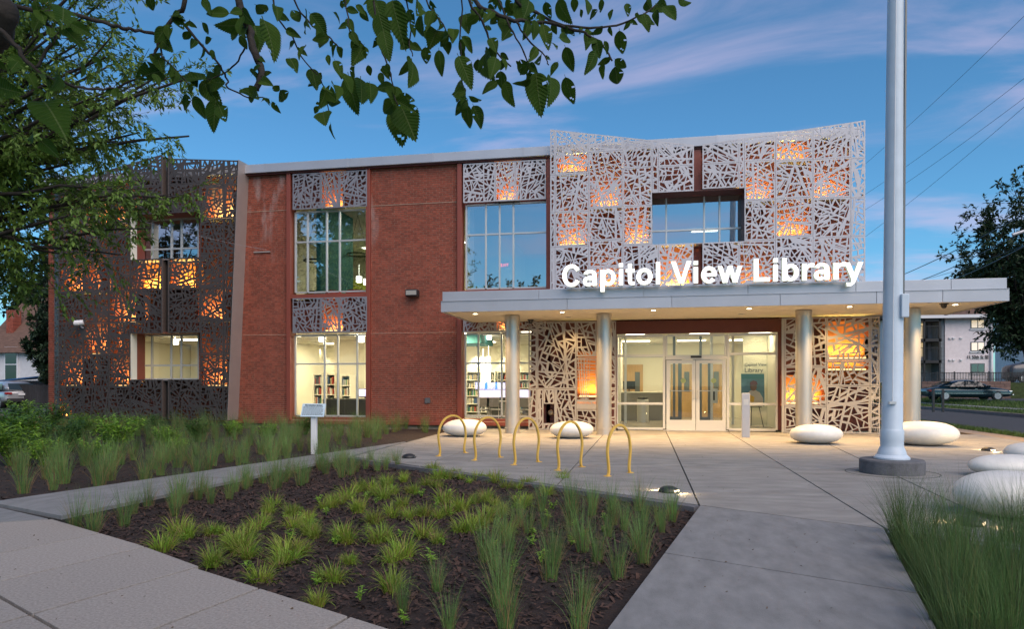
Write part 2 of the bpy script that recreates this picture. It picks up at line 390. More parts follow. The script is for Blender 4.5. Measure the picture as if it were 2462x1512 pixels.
lot = MB().box(22.6, 120, -40, 61.0, -.2, .30).build('car_park', M['asphalt']); tag(lot, kind='structure')
lot2 = MB().box(12.5, 120, 61.4, 400, -.2, 1.55).build('terrace', M['lawn']); tag(lot2, kind='structure')
side_lot = MB().box(-60, -22.5, 26, 44, -.3, -.06).build('side_yard', M['asphalt']); tag(side_lot, kind='structure')

# ================================================================== library building
YW = 21.6                        # face of the brick wall
YS = 21.0                        # face of the metal screens
lib = empty('library_building', (-7, YW, 0))
tag(lib, 'two storey red brick public library with perforated metal screens and front canopy', 'library')
def par(o): o.parent = lib; o.matrix_parent_inverse = Matrix.Translation((7, -YW, 0)); return o
class Part:
    """an Empty that is one part of the library; its children are placed in world coordinates"""
def part(name, parent=None):
    o = bpy.data.objects.new(name, None); COL.objects.link(o); o.empty_display_size = .1
    par(o) if parent is None else setattr(o, 'parent', parent)
    return o
def lpart(mb, name, m, parent=None, **k):
    o = mb.build(name, m, None, **k)
    if parent is None: par(o)
    else: o.parent = parent
    return o
XL, XR = -20.9, XY(2048, YW)             # building ends
ZP0, ZP1 = 8.46, 8.74            # parapet fascia
bays = [(XY(697, YW), XY(887, YW)), (XY(1106, YW), XY(1319, YW))]
lw_x = (XY(316, YW), XY(478, YW)); rw_x = (XY(1560, YW), XY(1795, YW)); en_x = (XY(1480, YW), XY(1872, YW))
LWZ = [(1.55, 3.12), (5.62, 7.15)]; RWZ = (ZY(1680, 588, YW), ZY(1680, 455, YW))
# mortar core with openings: boxes between the openings
def wall_rects():
    xs = sorted({XL, XR, *bays[0], *bays[1], *lw_x, *rw_x, *en_x}); out = []
    for a, b in zip(xs, xs[1:]):
        m_ = (a + b) / 2
        holes = []
        for q in bays:
            if q[0] < m_ < q[1]: holes.append((.22, 8.42))
        if lw_x[0] < m_ < lw_x[1]: holes += LWZ
        if rw_x[0] < m_ < rw_x[1]: holes.append(RWZ)
        if en_x[0] < m_ < en_x[1]: holes.append((-.1, 3.3))
        z = 0.1
        for h0, h1 in sorted(holes):
            if h0 > z: out.append((a, b, z, h0))
            z = h1
        if z < 8.42: out.append((a, b, z, 8.42))
    return out
WR = wall_rects()
bw = part('brick_wall')
b = MB()
for a, c, z0, z1 in WR: b.box(a, c, YW + .012, YW + .3, z0, z1)
lpart(b, 'mortar', M['mortar'], bw)
random.seed(4)
bm_ = {}
def brick_mesh(L):
    k = round(L, 3)
    if k not in bm_:
        bm_[k] = MB().box(-L / 2, L / 2, 0, .05, -.0272, .0272).mesh('brick', M['brick'])
    return bm_[k]
singles = 0; rest = MB()
for a, c, z0, z1 in WR:
    row = 0; z = math.ceil((z0 - .02) / .0677) * .0677
    while z + .06 < z1 + .03:
        r = round(z / .0677)
        off = (r % 2) * .108 + (0 if r % 6 else .05)
        x = math.floor(a / .216) * .216 - .216 + off
        while x < c:
            x0, x1 = max(x, a) + .0065, min(x + .216, c) - .0065
            if x1 - x0 > .03:
                cx, cz = (x0 + x1) / 2, z + .0338
                inB = bays[0][1] < cx < bays[1][0]
                if inB and 1.55 < cz < 3.2 and singles < 300 and x1 - x0 > .2:
                    o = link('brick', brick_mesh(.203), bw, loc=(cx, YW - random.uniform(-.002, .003), cz)); singles += 1
                else:
                    j = random.uniform(-.002, .003)
                    rest.box(x0, x1, YW - j, YW + .04, cz - .0272, cz + .0272)
            x += .216
        z += .0677
o = lpart(rest, 'brickwork', M['brick'], bw); tag(o, kind='stuff')
for z in (3.05, 7.22):             # pale shelf-angle joints
    for a, c in ((XY(584, YW), bays[0][0]), (bays[0][1], bays[1][0])):
        lpart(MB().box(a, c, YW - .012, YW + .02, z - .008, z + .008), 'joint_band', M['mortar'], bw)
# foundation and base sill
lpart(MB().box(XL, en_x[0], YW + .06, YW + .3, -.3, .1), 'foundation', M['concrete_base'])
lpart(MB().box(en_x[1], XR, YW + .06, YW + .3, -.3, .1), 'foundation', M['concrete_base'])
lpart(MB().box(XY(556, YW), XY(1480, YW) - .05, YW - .09, YW + .06, .08, .20), 'base_sill', M['trim_red'], bevel=.01)
# side and rear walls, roof
lpart(MB().box(XL, XL + .3, YW + .3, 38, -.2, 8.42), 'side_wall', M['brick'])
lpart(MB().box(XR - .3, XR, YW + .3, 38, -.2, 8.42), 'side_wall', M['brick'])
lpart(MB().box(XL, XR, 38, 38.3, -.2, 8.42), 'rear_wall', M['brick'])
lpart(MB().box(XL - .05, XR + .05, YW - .05, 38.3, 8.42, 8.6), 'roof', M['fascia'])
pf = part('parapet_fascia'); x = XL - .1; i = 0
while x < XR + .1:
    x1 = min(x + 2.9, XR + .12)
    lpart(MB().box(x, x1 - .012, YW - .24, YW - .03, ZP0, ZP1), 'fascia_panel', M['fascia'], pf, bevel=.006)
    lpart(MB().box(x1 - .045, x1 + .03, YW - .246, YW - .1, ZP0 - .003, ZP1 + .004), 'seam_cover', M['fascia'], pf)
    x = x1
lpart(MB().box(XL - .1, XR + .1, YW - .16, YW + .3, ZP0 - .05, ZP0 - .002), 'drip_edge', M['dark_red'], pf)

# ------------------------------------------------------------------ windows
def window(name, xs, zs, Y, m_glass, parent=None, fw=.05, dep=.09, merge=(), m_frame=None):
    """xs / zs: mullion and transom centre lines, outer ones included"""
    mf = m_frame or M['frame']
    w_ = part(name)
    for i, x in enumerate(xs):
        lpart(MB().box(x - fw / 2, x + fw / 2, Y - dep / 2, Y + dep / 2, zs[0], zs[-1]), 'mullion' if 0 < i < len(xs) - 1 else 'frame', mf, w_, bevel=.006)
    for z in zs:
        for a, c in zip(xs, xs[1:]):
            lpart(MB().box(a + fw / 2 + .001, c - fw / 2 - .001, Y - dep / 2 + .008, Y + dep / 2 - .008, z - fw / 2, z + fw / 2), 'transom', mf, w_)
    for a, c in zip(xs, xs[1:]):
        for z0, z1 in zip(zs, zs[1:]):
            t = random.uniform(-.0025, .0025)
            pn = MB().add([(a + .02, Y + t, z0 + .02), (c - .02, Y - t, z0 + .02), (c - .02, Y - t * .3, z1 - .02), (a + .02, Y + t * 1.4, z1 - .02)], [(0, 1, 2, 3)])
            lpart(pn, 'pane', m_glass, w_)
    return w_
YG = YW + .12
X_ = lambda *us: [XY(u, YG) for u in us]
z1_ = lambda v: ZY(790, v, YG)
z2_ = lambda v: ZY(1215, v, YG)
window('window', X_(711, 740, 786, 817, 884), [z1_(702), z1_(580), z1_(508)], YG, M['glass_up'])
window('window', X_(711, 781, 813, 859, 884), [z1_(1000), z1_(875), z1_(806)], YG, M['glass_dn'])
window('window', X_(1121, 1168, 1201, 1234, 1316), [z2_(693), z2_(562), z2_(490)], YG, M['glass_up'])
window('window', X_(1119, 1150, 1206, 1245, 1316), [z2_(1001), z2_(873), z2_(802)], YG, M['glass_dn'])
window('window', X_(318, 366, 413, 437, 478), [1.58, 2.05, 3.1], YG, M['glass_dn'])
window('window', X_(318, 366, 413, 437, 478), [5.65, 6.1, 7.12], YG, M['glass_up'])
window('window', X_(1566, 1601, 1692, 1729, 1788), [RWZ[0] + .03, ZY(1680, 552, YG), RWZ[1] - .03], YG, M['glass_up'])
# red steel trim round the two tall bays
for (a, c), zf, zm in ((bays[0], z1_, (715, 802)), (bays[1], z2_, (693, 800))):
    tr = part('bay_trim')
    for x in (a, c):
        lpart(MB().box(x - .07, x + .07, YW - .12, YW + .3, .201, ZP0 - .06), 'trim_post', M['trim_red'], tr, bevel=.008)
    lpart(MB().box(a + .072, c - .072, YW - .1, YW + .2, 4.24, 4.38), 'trim_rail', M['trim_red'], tr)
    lpart(MB().box(a + .072, c - .072, YW + .02, YW + .25, .2, .30), 'trim_rail', M['trim_red'], tr)
    for z0, z1 in ((zf(zm[1]) + .06, 4.23), (zf(500) + .06, ZP0 - .06)):
        lpart(MB().box(a + .072, c - .072, YW + .2, YW + .28, z0, z1), 'back_panel', M['trim_red'], tr)

# ------------------------------------------------------------------ perforated screens
def screen_panel(poly, seed, hmax=.05, bw=.88, border=.038, full=5, thick=.022, lines=None, holes=True):
    """poly: convex outline (x, z); returns a mesh of the sheet with angular cut-outs"""
    rnd = random.Random(seed)
    P = [(p[0], p[1], border) for p in poly]
    if area(P) < 0: P.reverse(); P = [(p[0], p[1], border) for p in P]
    cells = [P]
    xs = [p[0] for p in P]; zs = [p[1] for p in P]; W = max(xs) - min(xs); H = max(zs) - min(zs)
    def hw(): return bw * rnd.choice((.015, .018, .022, .026, .031, .038))
    if lines is None:
        hubs = [(min(xs) + rnd.random() * W, min(zs) + rnd.random() * H) for _ in range(2)]
        nfull = max(2, int(full * (W * H) ** .5 + .5)); lines = []
        for k in range(nfull):
            if k % 2: c = hubs[k // 2 % 2]; c = (c[0] + rnd.gauss(0, .05), c[1] + rnd.gauss(0, .05))
            else: c = (min(xs) + rnd.random() * W, min(zs) + rnd.random() * H)
            a = rnd.choice((rnd.gauss(90, 14), rnd.gauss(90, 22), rnd.gauss(12, 10), rnd.uniform(0, 180), rnd.gauss(-14, 10)))
            lines.append((c, (c[0] + math.cos(R(a)), c[1] + math.sin(R(a)))))
    for p, q in lines:
        nx = []; h = hw()
        for c in cells:
            for s_ in split(c, p, q, h):
                if len(s_) > 2 and abs(area(s_)) > 2e-4: nx.append(s_)
        cells = nx
    todo = cells; cells = []
    while todo:
        c = todo.pop(); A = abs(area(c))
        if A > hmax * rnd.uniform(.55, 1.2):
            cx = sum(p[0] for p in c) / len(c) + rnd.gauss(0, .02); cz = sum(p[1] for p in c) / len(c) + rnd.gauss(0, .02)
            xs_ = [p[0] for p in c]; zs_ = [p[1] for p in c]
            wide = (max(xs_) - min(xs_)) > (max(zs_) - min(zs_))
            a = rnd.gauss(90, 24) if wide else rnd.gauss(0, 26)
            if rnd.random() < .25: a += rnd.choice((-40, 40))
            ok = [s_ for s_ in split(c, (cx, cz), (cx + math.cos(R(a)), cz + math.sin(R(a))), hw()) if len(s_) > 2 and abs(area(s_)) > 2e-4]
            if len(ok) == 2: todo += ok; continue
        cells.append(c)
    mb = MB(); t = thick
    for c in cells:
        rem = c; n = len(c)
        for i in range(n):
            p, q = c[i], c[(i + 1) % n]; dx, dy = q[0] - p[0], q[1] - p[1]; L = math.hypot(dx, dy)
            if L < 1e-5: continue
            off = p[2] * rnd.uniform(.75, 1.3)
            rot = rnd.gauss(0, .035) if p[2] != border else 0
            nx, ny = dy / L, -dx / L
            mx, my = (p[0] + q[0]) / 2 - nx * off, (p[1] + q[1]) / 2 - ny * off
            nx, ny = nx * math.cos(rot) - ny * math.sin(rot), nx * math.sin(rot) + ny * math.cos(rot)
            k = nx * mx + ny * my
            metal = clip(rem, -nx, -ny, -k)
            if len(metal) > 2:
                m_ = len(metal)
                mb.add([(x[0], 0, x[1]) for x in metal], [tuple(range(m_))])
                mb.add([(x[0], t, x[1]) for x in metal], [tuple(range(m_ - 1, -1, -1))])
            rem = clip(rem, nx, ny, k)
            if len(rem) < 3 or abs(area(rem)) < 4e-4: break
        if len(rem) > 2:
            m_ = len(rem)
            if abs(area(rem)) < 4e-4:
                mb.add([(x[0], 0, x[1]) for x in rem], [tuple(range(m_))]); continue
            mb.add([(x[0], 0, x[1]) for x in rem] + [(x[0], t, x[1]) for x in rem], [(i, m_ + i, m_ + (i + 1) % m_, (i + 1) % m_) for i in range(m_)])
    n = len(P)   # outer rim
    mb.add([(x[0], 0, x[1]) for x in P] + [(x[0], t, x[1]) for x in P], [((i + 1) % n, m2, m1, i) for i in range(n) for m1, m2 in [(n + i, n + (i + 1) % n)]])
    return mb
SEED = [100]
def panel(scr, poly, m, Y, **k):
    SEED[0] += 1
    if len(poly) < 3: return
    p = inset([(*q, None) for q in poly], .004)
    o = screen_panel([q[:2] for q in p], SEED[0], **k).build('panel', m); o.location = (0, Y, 0); o.parent = scr
    return o
def rectp(x0, x1, z0, z1): return [(x0, z0), (x1, z0), (x1, z1), (x0, z1)]
def grid_screen(scr, m, Y, cols, top=None, right=None, **k):
    """cols: [(x0, x1, [z seams bottom..top])]; top(x) cuts the outline; right = ((x, z), (x, z)) slanting edge"""
    for x0, x1, zs in cols:
        for z0, z1 in zip(zs, zs[1:]):
            p = [(*q, None) for q in rectp(x0, x1, z0, z1)]
            if top:
                a, b_ = (x0, top(x0)), (x1, top(x1)); dx, dy = b_[0] - a[0], b_[1] - a[1]; L = math.hypot(dx, dy)
                nx, ny = -dy / L, dx / L; p = clip(p, nx, ny, nx * a[0] + ny * a[1])
            if right and len(p) > 2:
                a, b_ = right; dx, dy = b_[0] - a[0], b_[1] - a[1]; L = math.hypot(dx, dy)
                nx, ny = dy / L, -dx / L; p = clip(p, nx, ny, nx * a[0] + ny * a[1])
            if len(p) > 2 and abs(area(p)) > .01: panel(scr, [q[:2] for q in p], m, Y, **k)
def lerp(x, x0, y0, x1, y1): return y0 + (y1 - y0) * (x - x0) / (x1 - x0)
def glow(scr, x0, x1, z, power, depth=(YS + .08, YW - .08), col=(1, .80, .24), h=.8):
    """a shelf with an amber strip lamp behind the sheet, washing the wall above it"""
    y0, y1 = depth
    lpart(MB().box(x0, x1, y0, y1, z - .03, z - .005), 'light_shelf', M['fin'], scr)
    for xx in (x0, x1 - .012): lpart(MB().box(xx, xx + .012, y0, y1, z, min(z + .95, 8.38)), 'light_baffle', M['trim_red'], scr)
    s_ = lpart(MB().box(x0 + .08, x1 - .08, y0 + .10, y0 + .16, z, z + .035), 'strip_lamp', M['amber'], scr)
    light('strip_lamp_light', 'AREA', ((x0 + x1) / 2, y0 + (y1 - y0) * .62, z + .06), power * .55, col, scr, rot=(R(180 - 24), 0, 0), shape='RECTANGLE', size=x1 - x0 - .2, size_y=.08, spread=R(125))
XS = lambda u: XY(u, YS)
# --- left tower screen
sL = part('metal_screen')
Zr = [.2, 1.31, 2.41, 3.5, 4.58, 5.74, 6.9, 8.0, 9.4]
xa, xb = XS(140), XS(389)
topL = lambda x: lerp(x, xa, 8.35, xb, 9.15)
wl0, wl1 = XS(313), XS(481)
lowZ = [.2, 1.56]; midZ = [3.12, 4.58, 5.64]; upZ = [7.15, 8.1, 9.4]
grid_screen(sL, M['shaded_screen'], YS, [(XS(a), XS(b_), Zr) for a, b_ in ((140, 200), (200, 261))] + [(XS(261), wl0, Zr)] +
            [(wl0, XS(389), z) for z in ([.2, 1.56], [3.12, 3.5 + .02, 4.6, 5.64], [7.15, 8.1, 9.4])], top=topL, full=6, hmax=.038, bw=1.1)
topR = lambda x: lerp(x, XS(405), 9.0, XS(575), 8.78)
rt = ((XS(546), .2), (XS(573), 8.8))
grid_screen(sL, M['shaded_screen'], YS, [(XS(405), wl1, z) for z in ([.2, 1.56], [3.12, 3.5 + .02, 4.6, 5.64], [7.15, 8.1, 9.4])] +
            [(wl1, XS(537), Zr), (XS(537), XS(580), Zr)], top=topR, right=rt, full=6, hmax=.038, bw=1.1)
# corner return (the narrow leftmost strip turns away)
cr_ = part('corner_screen'); cr_.location = cr_.location
for z0, z1 in zip(Zr[:-1], Zr[1:-1] + [8.35]):
    SEED[0] += 1
    o = screen_panel(rectp(0, .62, z0 + .004, z1 - .004), SEED[0], full=6, hmax=.034).build('panel', M['shaded_screen'], cr_)
    o.location = (XS(140) - .50, YS + .36, 0); o.rotation_euler = (0, 0, -math.atan2(.36, .50))
fn = part('screen_fin')
lpart(MB().add([(XS(573) + .01, YS, 8.8), (XS(546) + .01, YS, .2), (XS(546) + .03, YW, .2), (XS(573) + .03, YW, 8.8),
                (XS(573) - .02, YS, 8.8), (XS(546) - .02, YS, .2), (XS(546), YW, .2), (XS(573), YW, 8.8)],
               [(0, 1, 2, 3), (7, 6, 5, 4), (0, 4, 5, 1), (1, 5, 6, 2), (3, 2, 6, 7), (0, 3, 7, 4)]), 'fin_plate', M['fin'], fn)
for z0, z1 in ((.2, 1.56), (3.12, 5.64), (7.15, 9.1)):        # slot between the halves: return plates
    lpart(MB().box(xb, xb + .02, YS - .0, YS + .2, z0, z1), 'slot_plate', M['slot'], fn)
    lpart(MB().box(XS(405) - .02, XS(405), YS, YS + .2, z0, z1), 'slot_plate', M['slot'], fn)
    lpart(MB().box(xb + .022, XS(405) - .022, YS + .2, YS + .22, z0, z1), 'slot_back', M['black'], fn)
for z0, z1 in LWZ:        # deep window reveals
    rv = part('window_reveal')
    lpart(MB().box(wl0 - .01, wl0 + .02, YS + .03, YW - .3, z0 + .0, z1 + .0), 'reveal_plate', M['white_wall'], rv)
    lpart(MB().box(wl0 - .01, wl0 + .02, YW - .299, YW + .1, z0, z1), 'reveal_plate', M['trim_red'], rv)
    lpart(MB().box(wl1 - .02, wl1 + .0, YS + .03, YW + .1, z0, z1), 'reveal_plate', M['trim_red'], rv)
    lpart(MB().box(wl0, wl1, YS + .03, YW + .1, z1 + .002, z1 + .03), 'reveal_plate', M['trim_red'], rv)
    lpart(MB().box(wl0, wl1, YS + .03, YW + .1, z0 - .03, z0 - .002), 'reveal_plate', M['fin'], rv)
for a, c, z, pw in ((140, 200, 1.33, 26), (261, 313, 1.33, 22), (481, 545, 1.33, 26), (200, 261, 2.43, 30), (261, 325, 3.52, 30), (470, 540, 3.52, 28),
                    (140, 200, 4.60, 26), (200, 240, 4.60, 14), (485, 560, 6.92, 30), (195, 261, 6.92, 24), (261, 300, 6.92, 10)):
    glow(sL, XS(a) + .03, XS(c) - .03, z, pw)
for a, c, pw in ((325, 389, 26), (405, 470, 26)):
    lpart(MB().box(XS(a), XS(c), YW - .2, YW - .17, 4.6, 5.62), 'orange_panel', M['accent'], sL)
    glow(sL, XS(a) + .03, XS(c) - .03, 4.62, pw, depth=(YS + .06, YW - .21))
glow(cr_, XS(140) - .46, XS(140) - .05, .22, 7, depth=(YS + .5, YW - .02))
# --- right upper screen
sR = part('metal_screen')
zR = lambda v, u=1500: ZY(u, v, YS)
tl = lambda x: lerp(x, XS(1322), 9.12, XS(1668), zR(347, 1668))
tr_ = lambda x: lerp(x, XS(1688), zR(346, 1688), XS(2080), zR(288, 2080))
WZ0, WZ1 = zR(583, 1680), zR(458, 1680); ZB = 3.95
grid_screen(sR, M['silver'], YS, [
    (XS(1322), XS(1334), [ZB, zR(588), zR(503), zR(411), 9.5]), (XS(1334), XS(1415), [ZB, zR(588), zR(503), zR(411), 9.5]),
    (XS(1415), XS(1497), [ZB, zR(640), zR(575), zR(496), zR(360), 9.5]),
    (XS(1497), XS(1567), [WZ0, zR(496), zR(405), 9.5]), (XS(1567), XS(1582), [WZ1, 9.5]), (XS(1582), XS(1668), [WZ1, zR(405), 9.5]),
    (XS(1497), XS(1582), [ZB, WZ0]), (XS(1582), XS(1667), [ZB, WZ0])], top=tl, full=6, hmax=.034)
grid_screen(sR, M['silver'], YS, [
    (XS(1688), XS(1776), [zR(452, 1730), zR(392, 1730), 9.5]), (XS(1688), XS(1776), [ZB, WZ0]),
    (XS(1776), XS(1789), [zR(452, 1780), 9.5]), (XS(1789), XS(1864), [WZ0, zR(480, 1830), zR(385, 1830), 9.5]), (XS(1776), XS(1864), [ZB, WZ0]),
    (XS(1864), XS(1954), [ZB, zR(568, 1910), zR(475, 1910), zR(384, 1910), 9.5]),
    (XS(1954), XS(2045), [ZB, zR(570, 2000), zR(475, 2000), zR(380, 2000), 9.5]),
    (XS(2045), XS(2080), [ZB, zR(568, 2060), zR(475, 2060), zR(380, 2060), 9.5])], top=tr_, full=6, hmax=.034)
lpart(MB().box(XS(1667) + .004, XS(1688) - .004, YW - .12, YW - .02, ZB, WZ0), 'slot_back', M['trim_red'], sR)
lpart(MB().box(XS(1667) + .004, XS(1688) - .004, YW - .12, YW - .02, WZ1, ZP0 - .06), 'slot_back', M['trim_red'], sR)
rv = part('window_reveal')
lpart(MB().box(XS(1567) - .02, XS(1567), YS + .03, YW + .1, WZ0, WZ1), 'reveal_plate', M['dark_red'], rv)
lpart(MB().box(XS(1789), XS(1789) + .02, YS + .03, YW + .1, WZ0, WZ1), 'reveal_plate', M['dark_red'], rv)
lpart(MB().box(XS(1567), XS(1789), YS + .03, YW + .1, WZ1 + .002, WZ1 + .03), 'reveal_plate', M['dark_red'], rv)
lpart(MB().box(XS(1567), XS(1789), YS + .03, YW + .1, WZ0 - .03, WZ0 - .002), 'reveal_plate', M['fin'], rv)
for a, c, v, pw in ((1336, 1412, 409, 16), (1417, 1495, 494, 18), (1336, 1412, 586, 18), (1499, 1566, 582, 17), (1584, 1664, 690, 26), (1417, 1495, 690, 12),
                    (1866, 1952, 382, 17), (1791, 1862, 478, 17), (1956, 2043, 473, 17), (1866, 1952, 566, 20), (1778, 1862, 688, 14), (1956, 2043, 688, 10)):
    glow(sR, XS(a) + .02, XS(c) - .02, max(zR(v, (a + c) / 2), 4.02), pw)
lpart(MB().box(XS(1584), XS(1664), YW - .2, YW - .17, 4.05, WZ0 - .05), 'orange_panel', M['accent'], sR)
sp_brackets = MB()
for u in (1330, 1415, 1497, 1864, 1954, 2045, 2078):
    for z in (4.6, 6.7, 8.0): sp_brackets.box(XS(u) - .02, XS(u) + .02, YS + .03, YW - .02, z, z + .04)
lpart(sp_brackets, 'standoff_brackets', M['fin'], sR)
# --- screens in the tall bays
YB = YW - .13
for (a, c), zf, us, lv in ((bays[0], z1_, (703, 771, 815, 882), ((505, 403), (801, 717))), (bays[1], z2_, (1113, 1190, 1238, 1312), ((488, 376), (799, 745)))):
    for v0, v1 in lv:
        sb = part('metal_screen'); m_ = M['half_shaded_screen'] if us[0] < 1000 else M['silver']
        z0, z1 = zf(v0), min(zf(v1), ZP0 - .08)
        for u0, u1 in zip(us, us[1:]):
            panel(sb, rectp(XY(u0, YB), XY(u1, YB), z0, z1), m_, YB, full=6, hmax=.034)
        glow(sb, XY(us[1], YB) + .02, XY(us[2], YB) + .12, z0 + .06, 12, depth=(YB + .04, YW + .19))
# --- entrance screens under the canopy
YE = 20.92
M['tan_screen'] = mat('tan_panel', (.34, .33, .325), .5, metal=.2, var=.05, scale=3, objrand=.04)
sE = part('metal_screen'); xe = lambda x: XY(1202.1 + .3978 * x, YE); ze = lambda y, x=400: ZY(1202.1 + .3978 * x, 730.2 + .3978 * y, YE)
grid_screen(sE, M['tan_screen'], YE, [(xe(170), xe(222), [.01, 1.25, 3.28]), (xe(582), xe(640), [.01, 1.25, 2.42, 3.28]), (xe(640), xe(700), [.01, 1.25, 3.28])], full=7, hmax=.05)
bx0, bx1, bz0, bz1 = xe(262), xe(326), ze(722, 300), ze(606, 300)
grid_screen(sE, M['tan_screen'], YE, [(xe(222), bx0, [.01, 1.25]), (bx0, bx1, [.01, bz0]), (bx0, bx1, [bz1, 1.25]), (bx1, xe(460), [.01, 1.25]), (xe(222), xe(460), [1.25, 3.28]),
                                  (xe(460), xe(582), [.01, ze(640, 520)]), (xe(460), xe(582), [ze(320, 520), 3.28])], full=7, hmax=.05)
mx0, mx1, mz0, mz1 = xe(460), xe(582), ze(585, 520), ze(325, 520)        # street-map sheet
ml = []
for k in range(7): zz = mz1 - .05 - k * .105; ml.append(((mx0, zz), (mx1, zz - .03 + .05 * (k > 3))))
for k in range(5): xx = mx0 + .05 + k * .09; ml.append(((xx, mz1), (xx + .1 - .04 * k, mz0)))
ml.append(((mx0, mz0 + .35), (mx1, mz0 + .55)))
panel(sE, rectp(mx0, mx1, mz0, mz1), M['tan_screen'], YE, lines=ml, hmax=9, border=.02, bw=.4)
lpart(MB().box(mx0 + .004, mx1 - .004, YE, YE + .02, ze(638, 520), mz0 - .002), 'name_plate', M['tan_screen'], sE)
tm = link('place_lettering', text_mesh('place_lettering', 'MARSHALL HEIGHTS', .088, mat('plate_lettering', (.75, .25, .06), .5), .002), sE, loc=(mx0 + .02, YE - .004, ze(605, 520))); tm.rotation_euler = (R(90), 0, 0)
lpart(MB().box(xe(170), xe(700), YW - .12, YW - .04, .05, 3.28), 'backing', M['dark_red'], sE)
lpart(MB().box(mx0, mx1 + .3, YW - .18, YW - .13, .9, 2.4), 'orange_panel', M['accent'], sE)
glow(sE, mx0, mx1 + .3, 1.02, 9, depth=(YE + .06, YW - .2))
dsc = MB().lathe([(.0, 0), (.085, 0), (.095, .03), (.06, .075), (.0, .085)], k=20); db = lpart(dsc, 'alarm_bell', mat('bell_brass', (.45, .34, .22), .35, metal=.6), sE); db.location = ((bx0 + bx1) / 2, YW - .14, (bz0 + bz1) / 2); db.rotation_euler = (R(90), 0, 0)
sF = part('metal_screen')
grid_screen(sF, M['tan_screen'], YE, [(xe(1700), xe(1718), [.01, 3.28]), (xe(1718), xe(1972), [.01, ze(622, 1800), ze(380, 1800), 3.28]),
                                  (xe(1972), xe(2235), [.01, 1.35, ze(345, 2100), 3.28]), (xe(2235), xe(2296), [.01, 1.35, 3.28])], full=7, hmax=.055)
lpart(MB().box(xe(1700), xe(2270), YW - .12, YW - .04, .05, 3.28), 'backing', M['dark_red'], sF)
for a_, c_, z0_, z1_b in ((1718, 1965, ze(620, 1800), ze(430, 1800)), (1975, 2240, ze(345, 2100), 3.2), (1975, 2240, ze(480, 2100), ze(352, 2100))):
    lpart(MB().box(xe(a_), xe(c_), YW - .16, YW - .13, z0_, z1_b), 'orange_panel', M['accent'], sF)
glow(sF, xe(1718), xe(1965), ze(605, 1800), 13, depth=(YE + .06, YW - .17)); glow(sF, xe(1975), xe(2240), ze(330, 2100), 13, depth=(YE + .06, YW - .17)); glow(sF, xe(1975), xe(2240), ze(400, 2100), 5, depth=(YE + .06, YW - .17))
SP2 = screen_panel(rectp(0, .58, .01, 3.28), 991, full=7, hmax=.05).build('panel', M['tan_screen'], sF); SP2.location = (xe(2296), YE + .02, 0); SP2.rotation_euler = (0, 0, R(90))

# ------------------------------------------------------------------ storefront entrance
YD = 21.55; xd = lambda x: XY(1202.1 + .3978 * x, YD); zd = lambda y: ZY(1672, 730.2 + .3978 * y, YD)
lpart(MB().box(en_x[0] - .02, en_x[1] + .02, YD - .12, YD + .1, zd(178), 3.30), 'entrance_header', M['dark_red'])
sd_l = window('sidelight', [xd(705), xd(990)], [.05, zd(605), zd(312), zd(190)], YD, M['glass_dn'], fw=.07, dep=.12, m_frame=M['door'])
sd_r = window('sidelight', [xd(1375), xd(1670)], [.05, zd(605), zd(305), zd(190)], YD, M['glass_dn'], fw=.07, dep=.12, m_frame=M['door'])
sd_t = window('transom_light', [xd(990) + .07, xd(1375) - .07], [zd(318), zd(190)], YD, M['glass_dn'], fw=.06, dep=.12, m_frame=M['door'])
for xA, xB, hs in ((xd(1004), xd(1179), 1), (xd(1183), xd(1363), -1)):
    dr = part('entrance_door')
    z1 = zd(340)
    f = MB().box(xA, xA + .1, YD - .03, YD + .03, .02, z1).box(xB - .1, xB, YD - .03, YD + .03, .02, z1).box(xA + .1, xB - .1, YD - .028, YD + .028, .02, .32).box(xA + .1, xB - .1, YD - .028, YD + .028, z1 - .1, z1)
    lpart(f, 'door_frame', M['door'], dr)
    lpart(MB().box(xA + .1, xB - .1, YD - .004, YD + .004, .32, z1 - .1), 'pane', M['glass_dn'], dr)
    hx = xB - .05 if hs > 0 else xA + .05
    lpart(MB().tube([(hx, YD - .03, .95), (hx, YD - .09, .96), (hx, YD - .1, 1.0), (hx, YD - .1, 1.15), (hx, YD - .09, 1.19), (hx, YD - .03, 1.2)], .011, 8), 'handle', M['frame'], dr, smooth=True)
    lpart(MB().box(xA + .1, xB - .1, YD + .03, YD + .06, 1.18, 1.21), 'push_bar', M['frame'], dr)
    dd = lpart(MB().lathe([(0, 0), (.075, 0), (.075, .004), (0, .004)], k=20), 'door_decal', mat('decal', (.62, .55, .08), .6), dr); dd.location = (xB - .35, YD + .01, 1.5); dd.rotation_euler = (R(90), 0, 0)
lpart(MB().box(xd(1000), xd(1368), YD - .07, YD + .05, zd(338) + .005, zd(320)), 'door_operator', M['door'])
lpart(MB().box(xd(1150), xd(1215), YD - .12, YD - .075, zd(328), zd(315)), 'door_sensor', M['black'])
lpart(MB().box(xd(985), xd(1375), YD - .15, YD + .12, .0, .018), 'threshold', M['frame'])

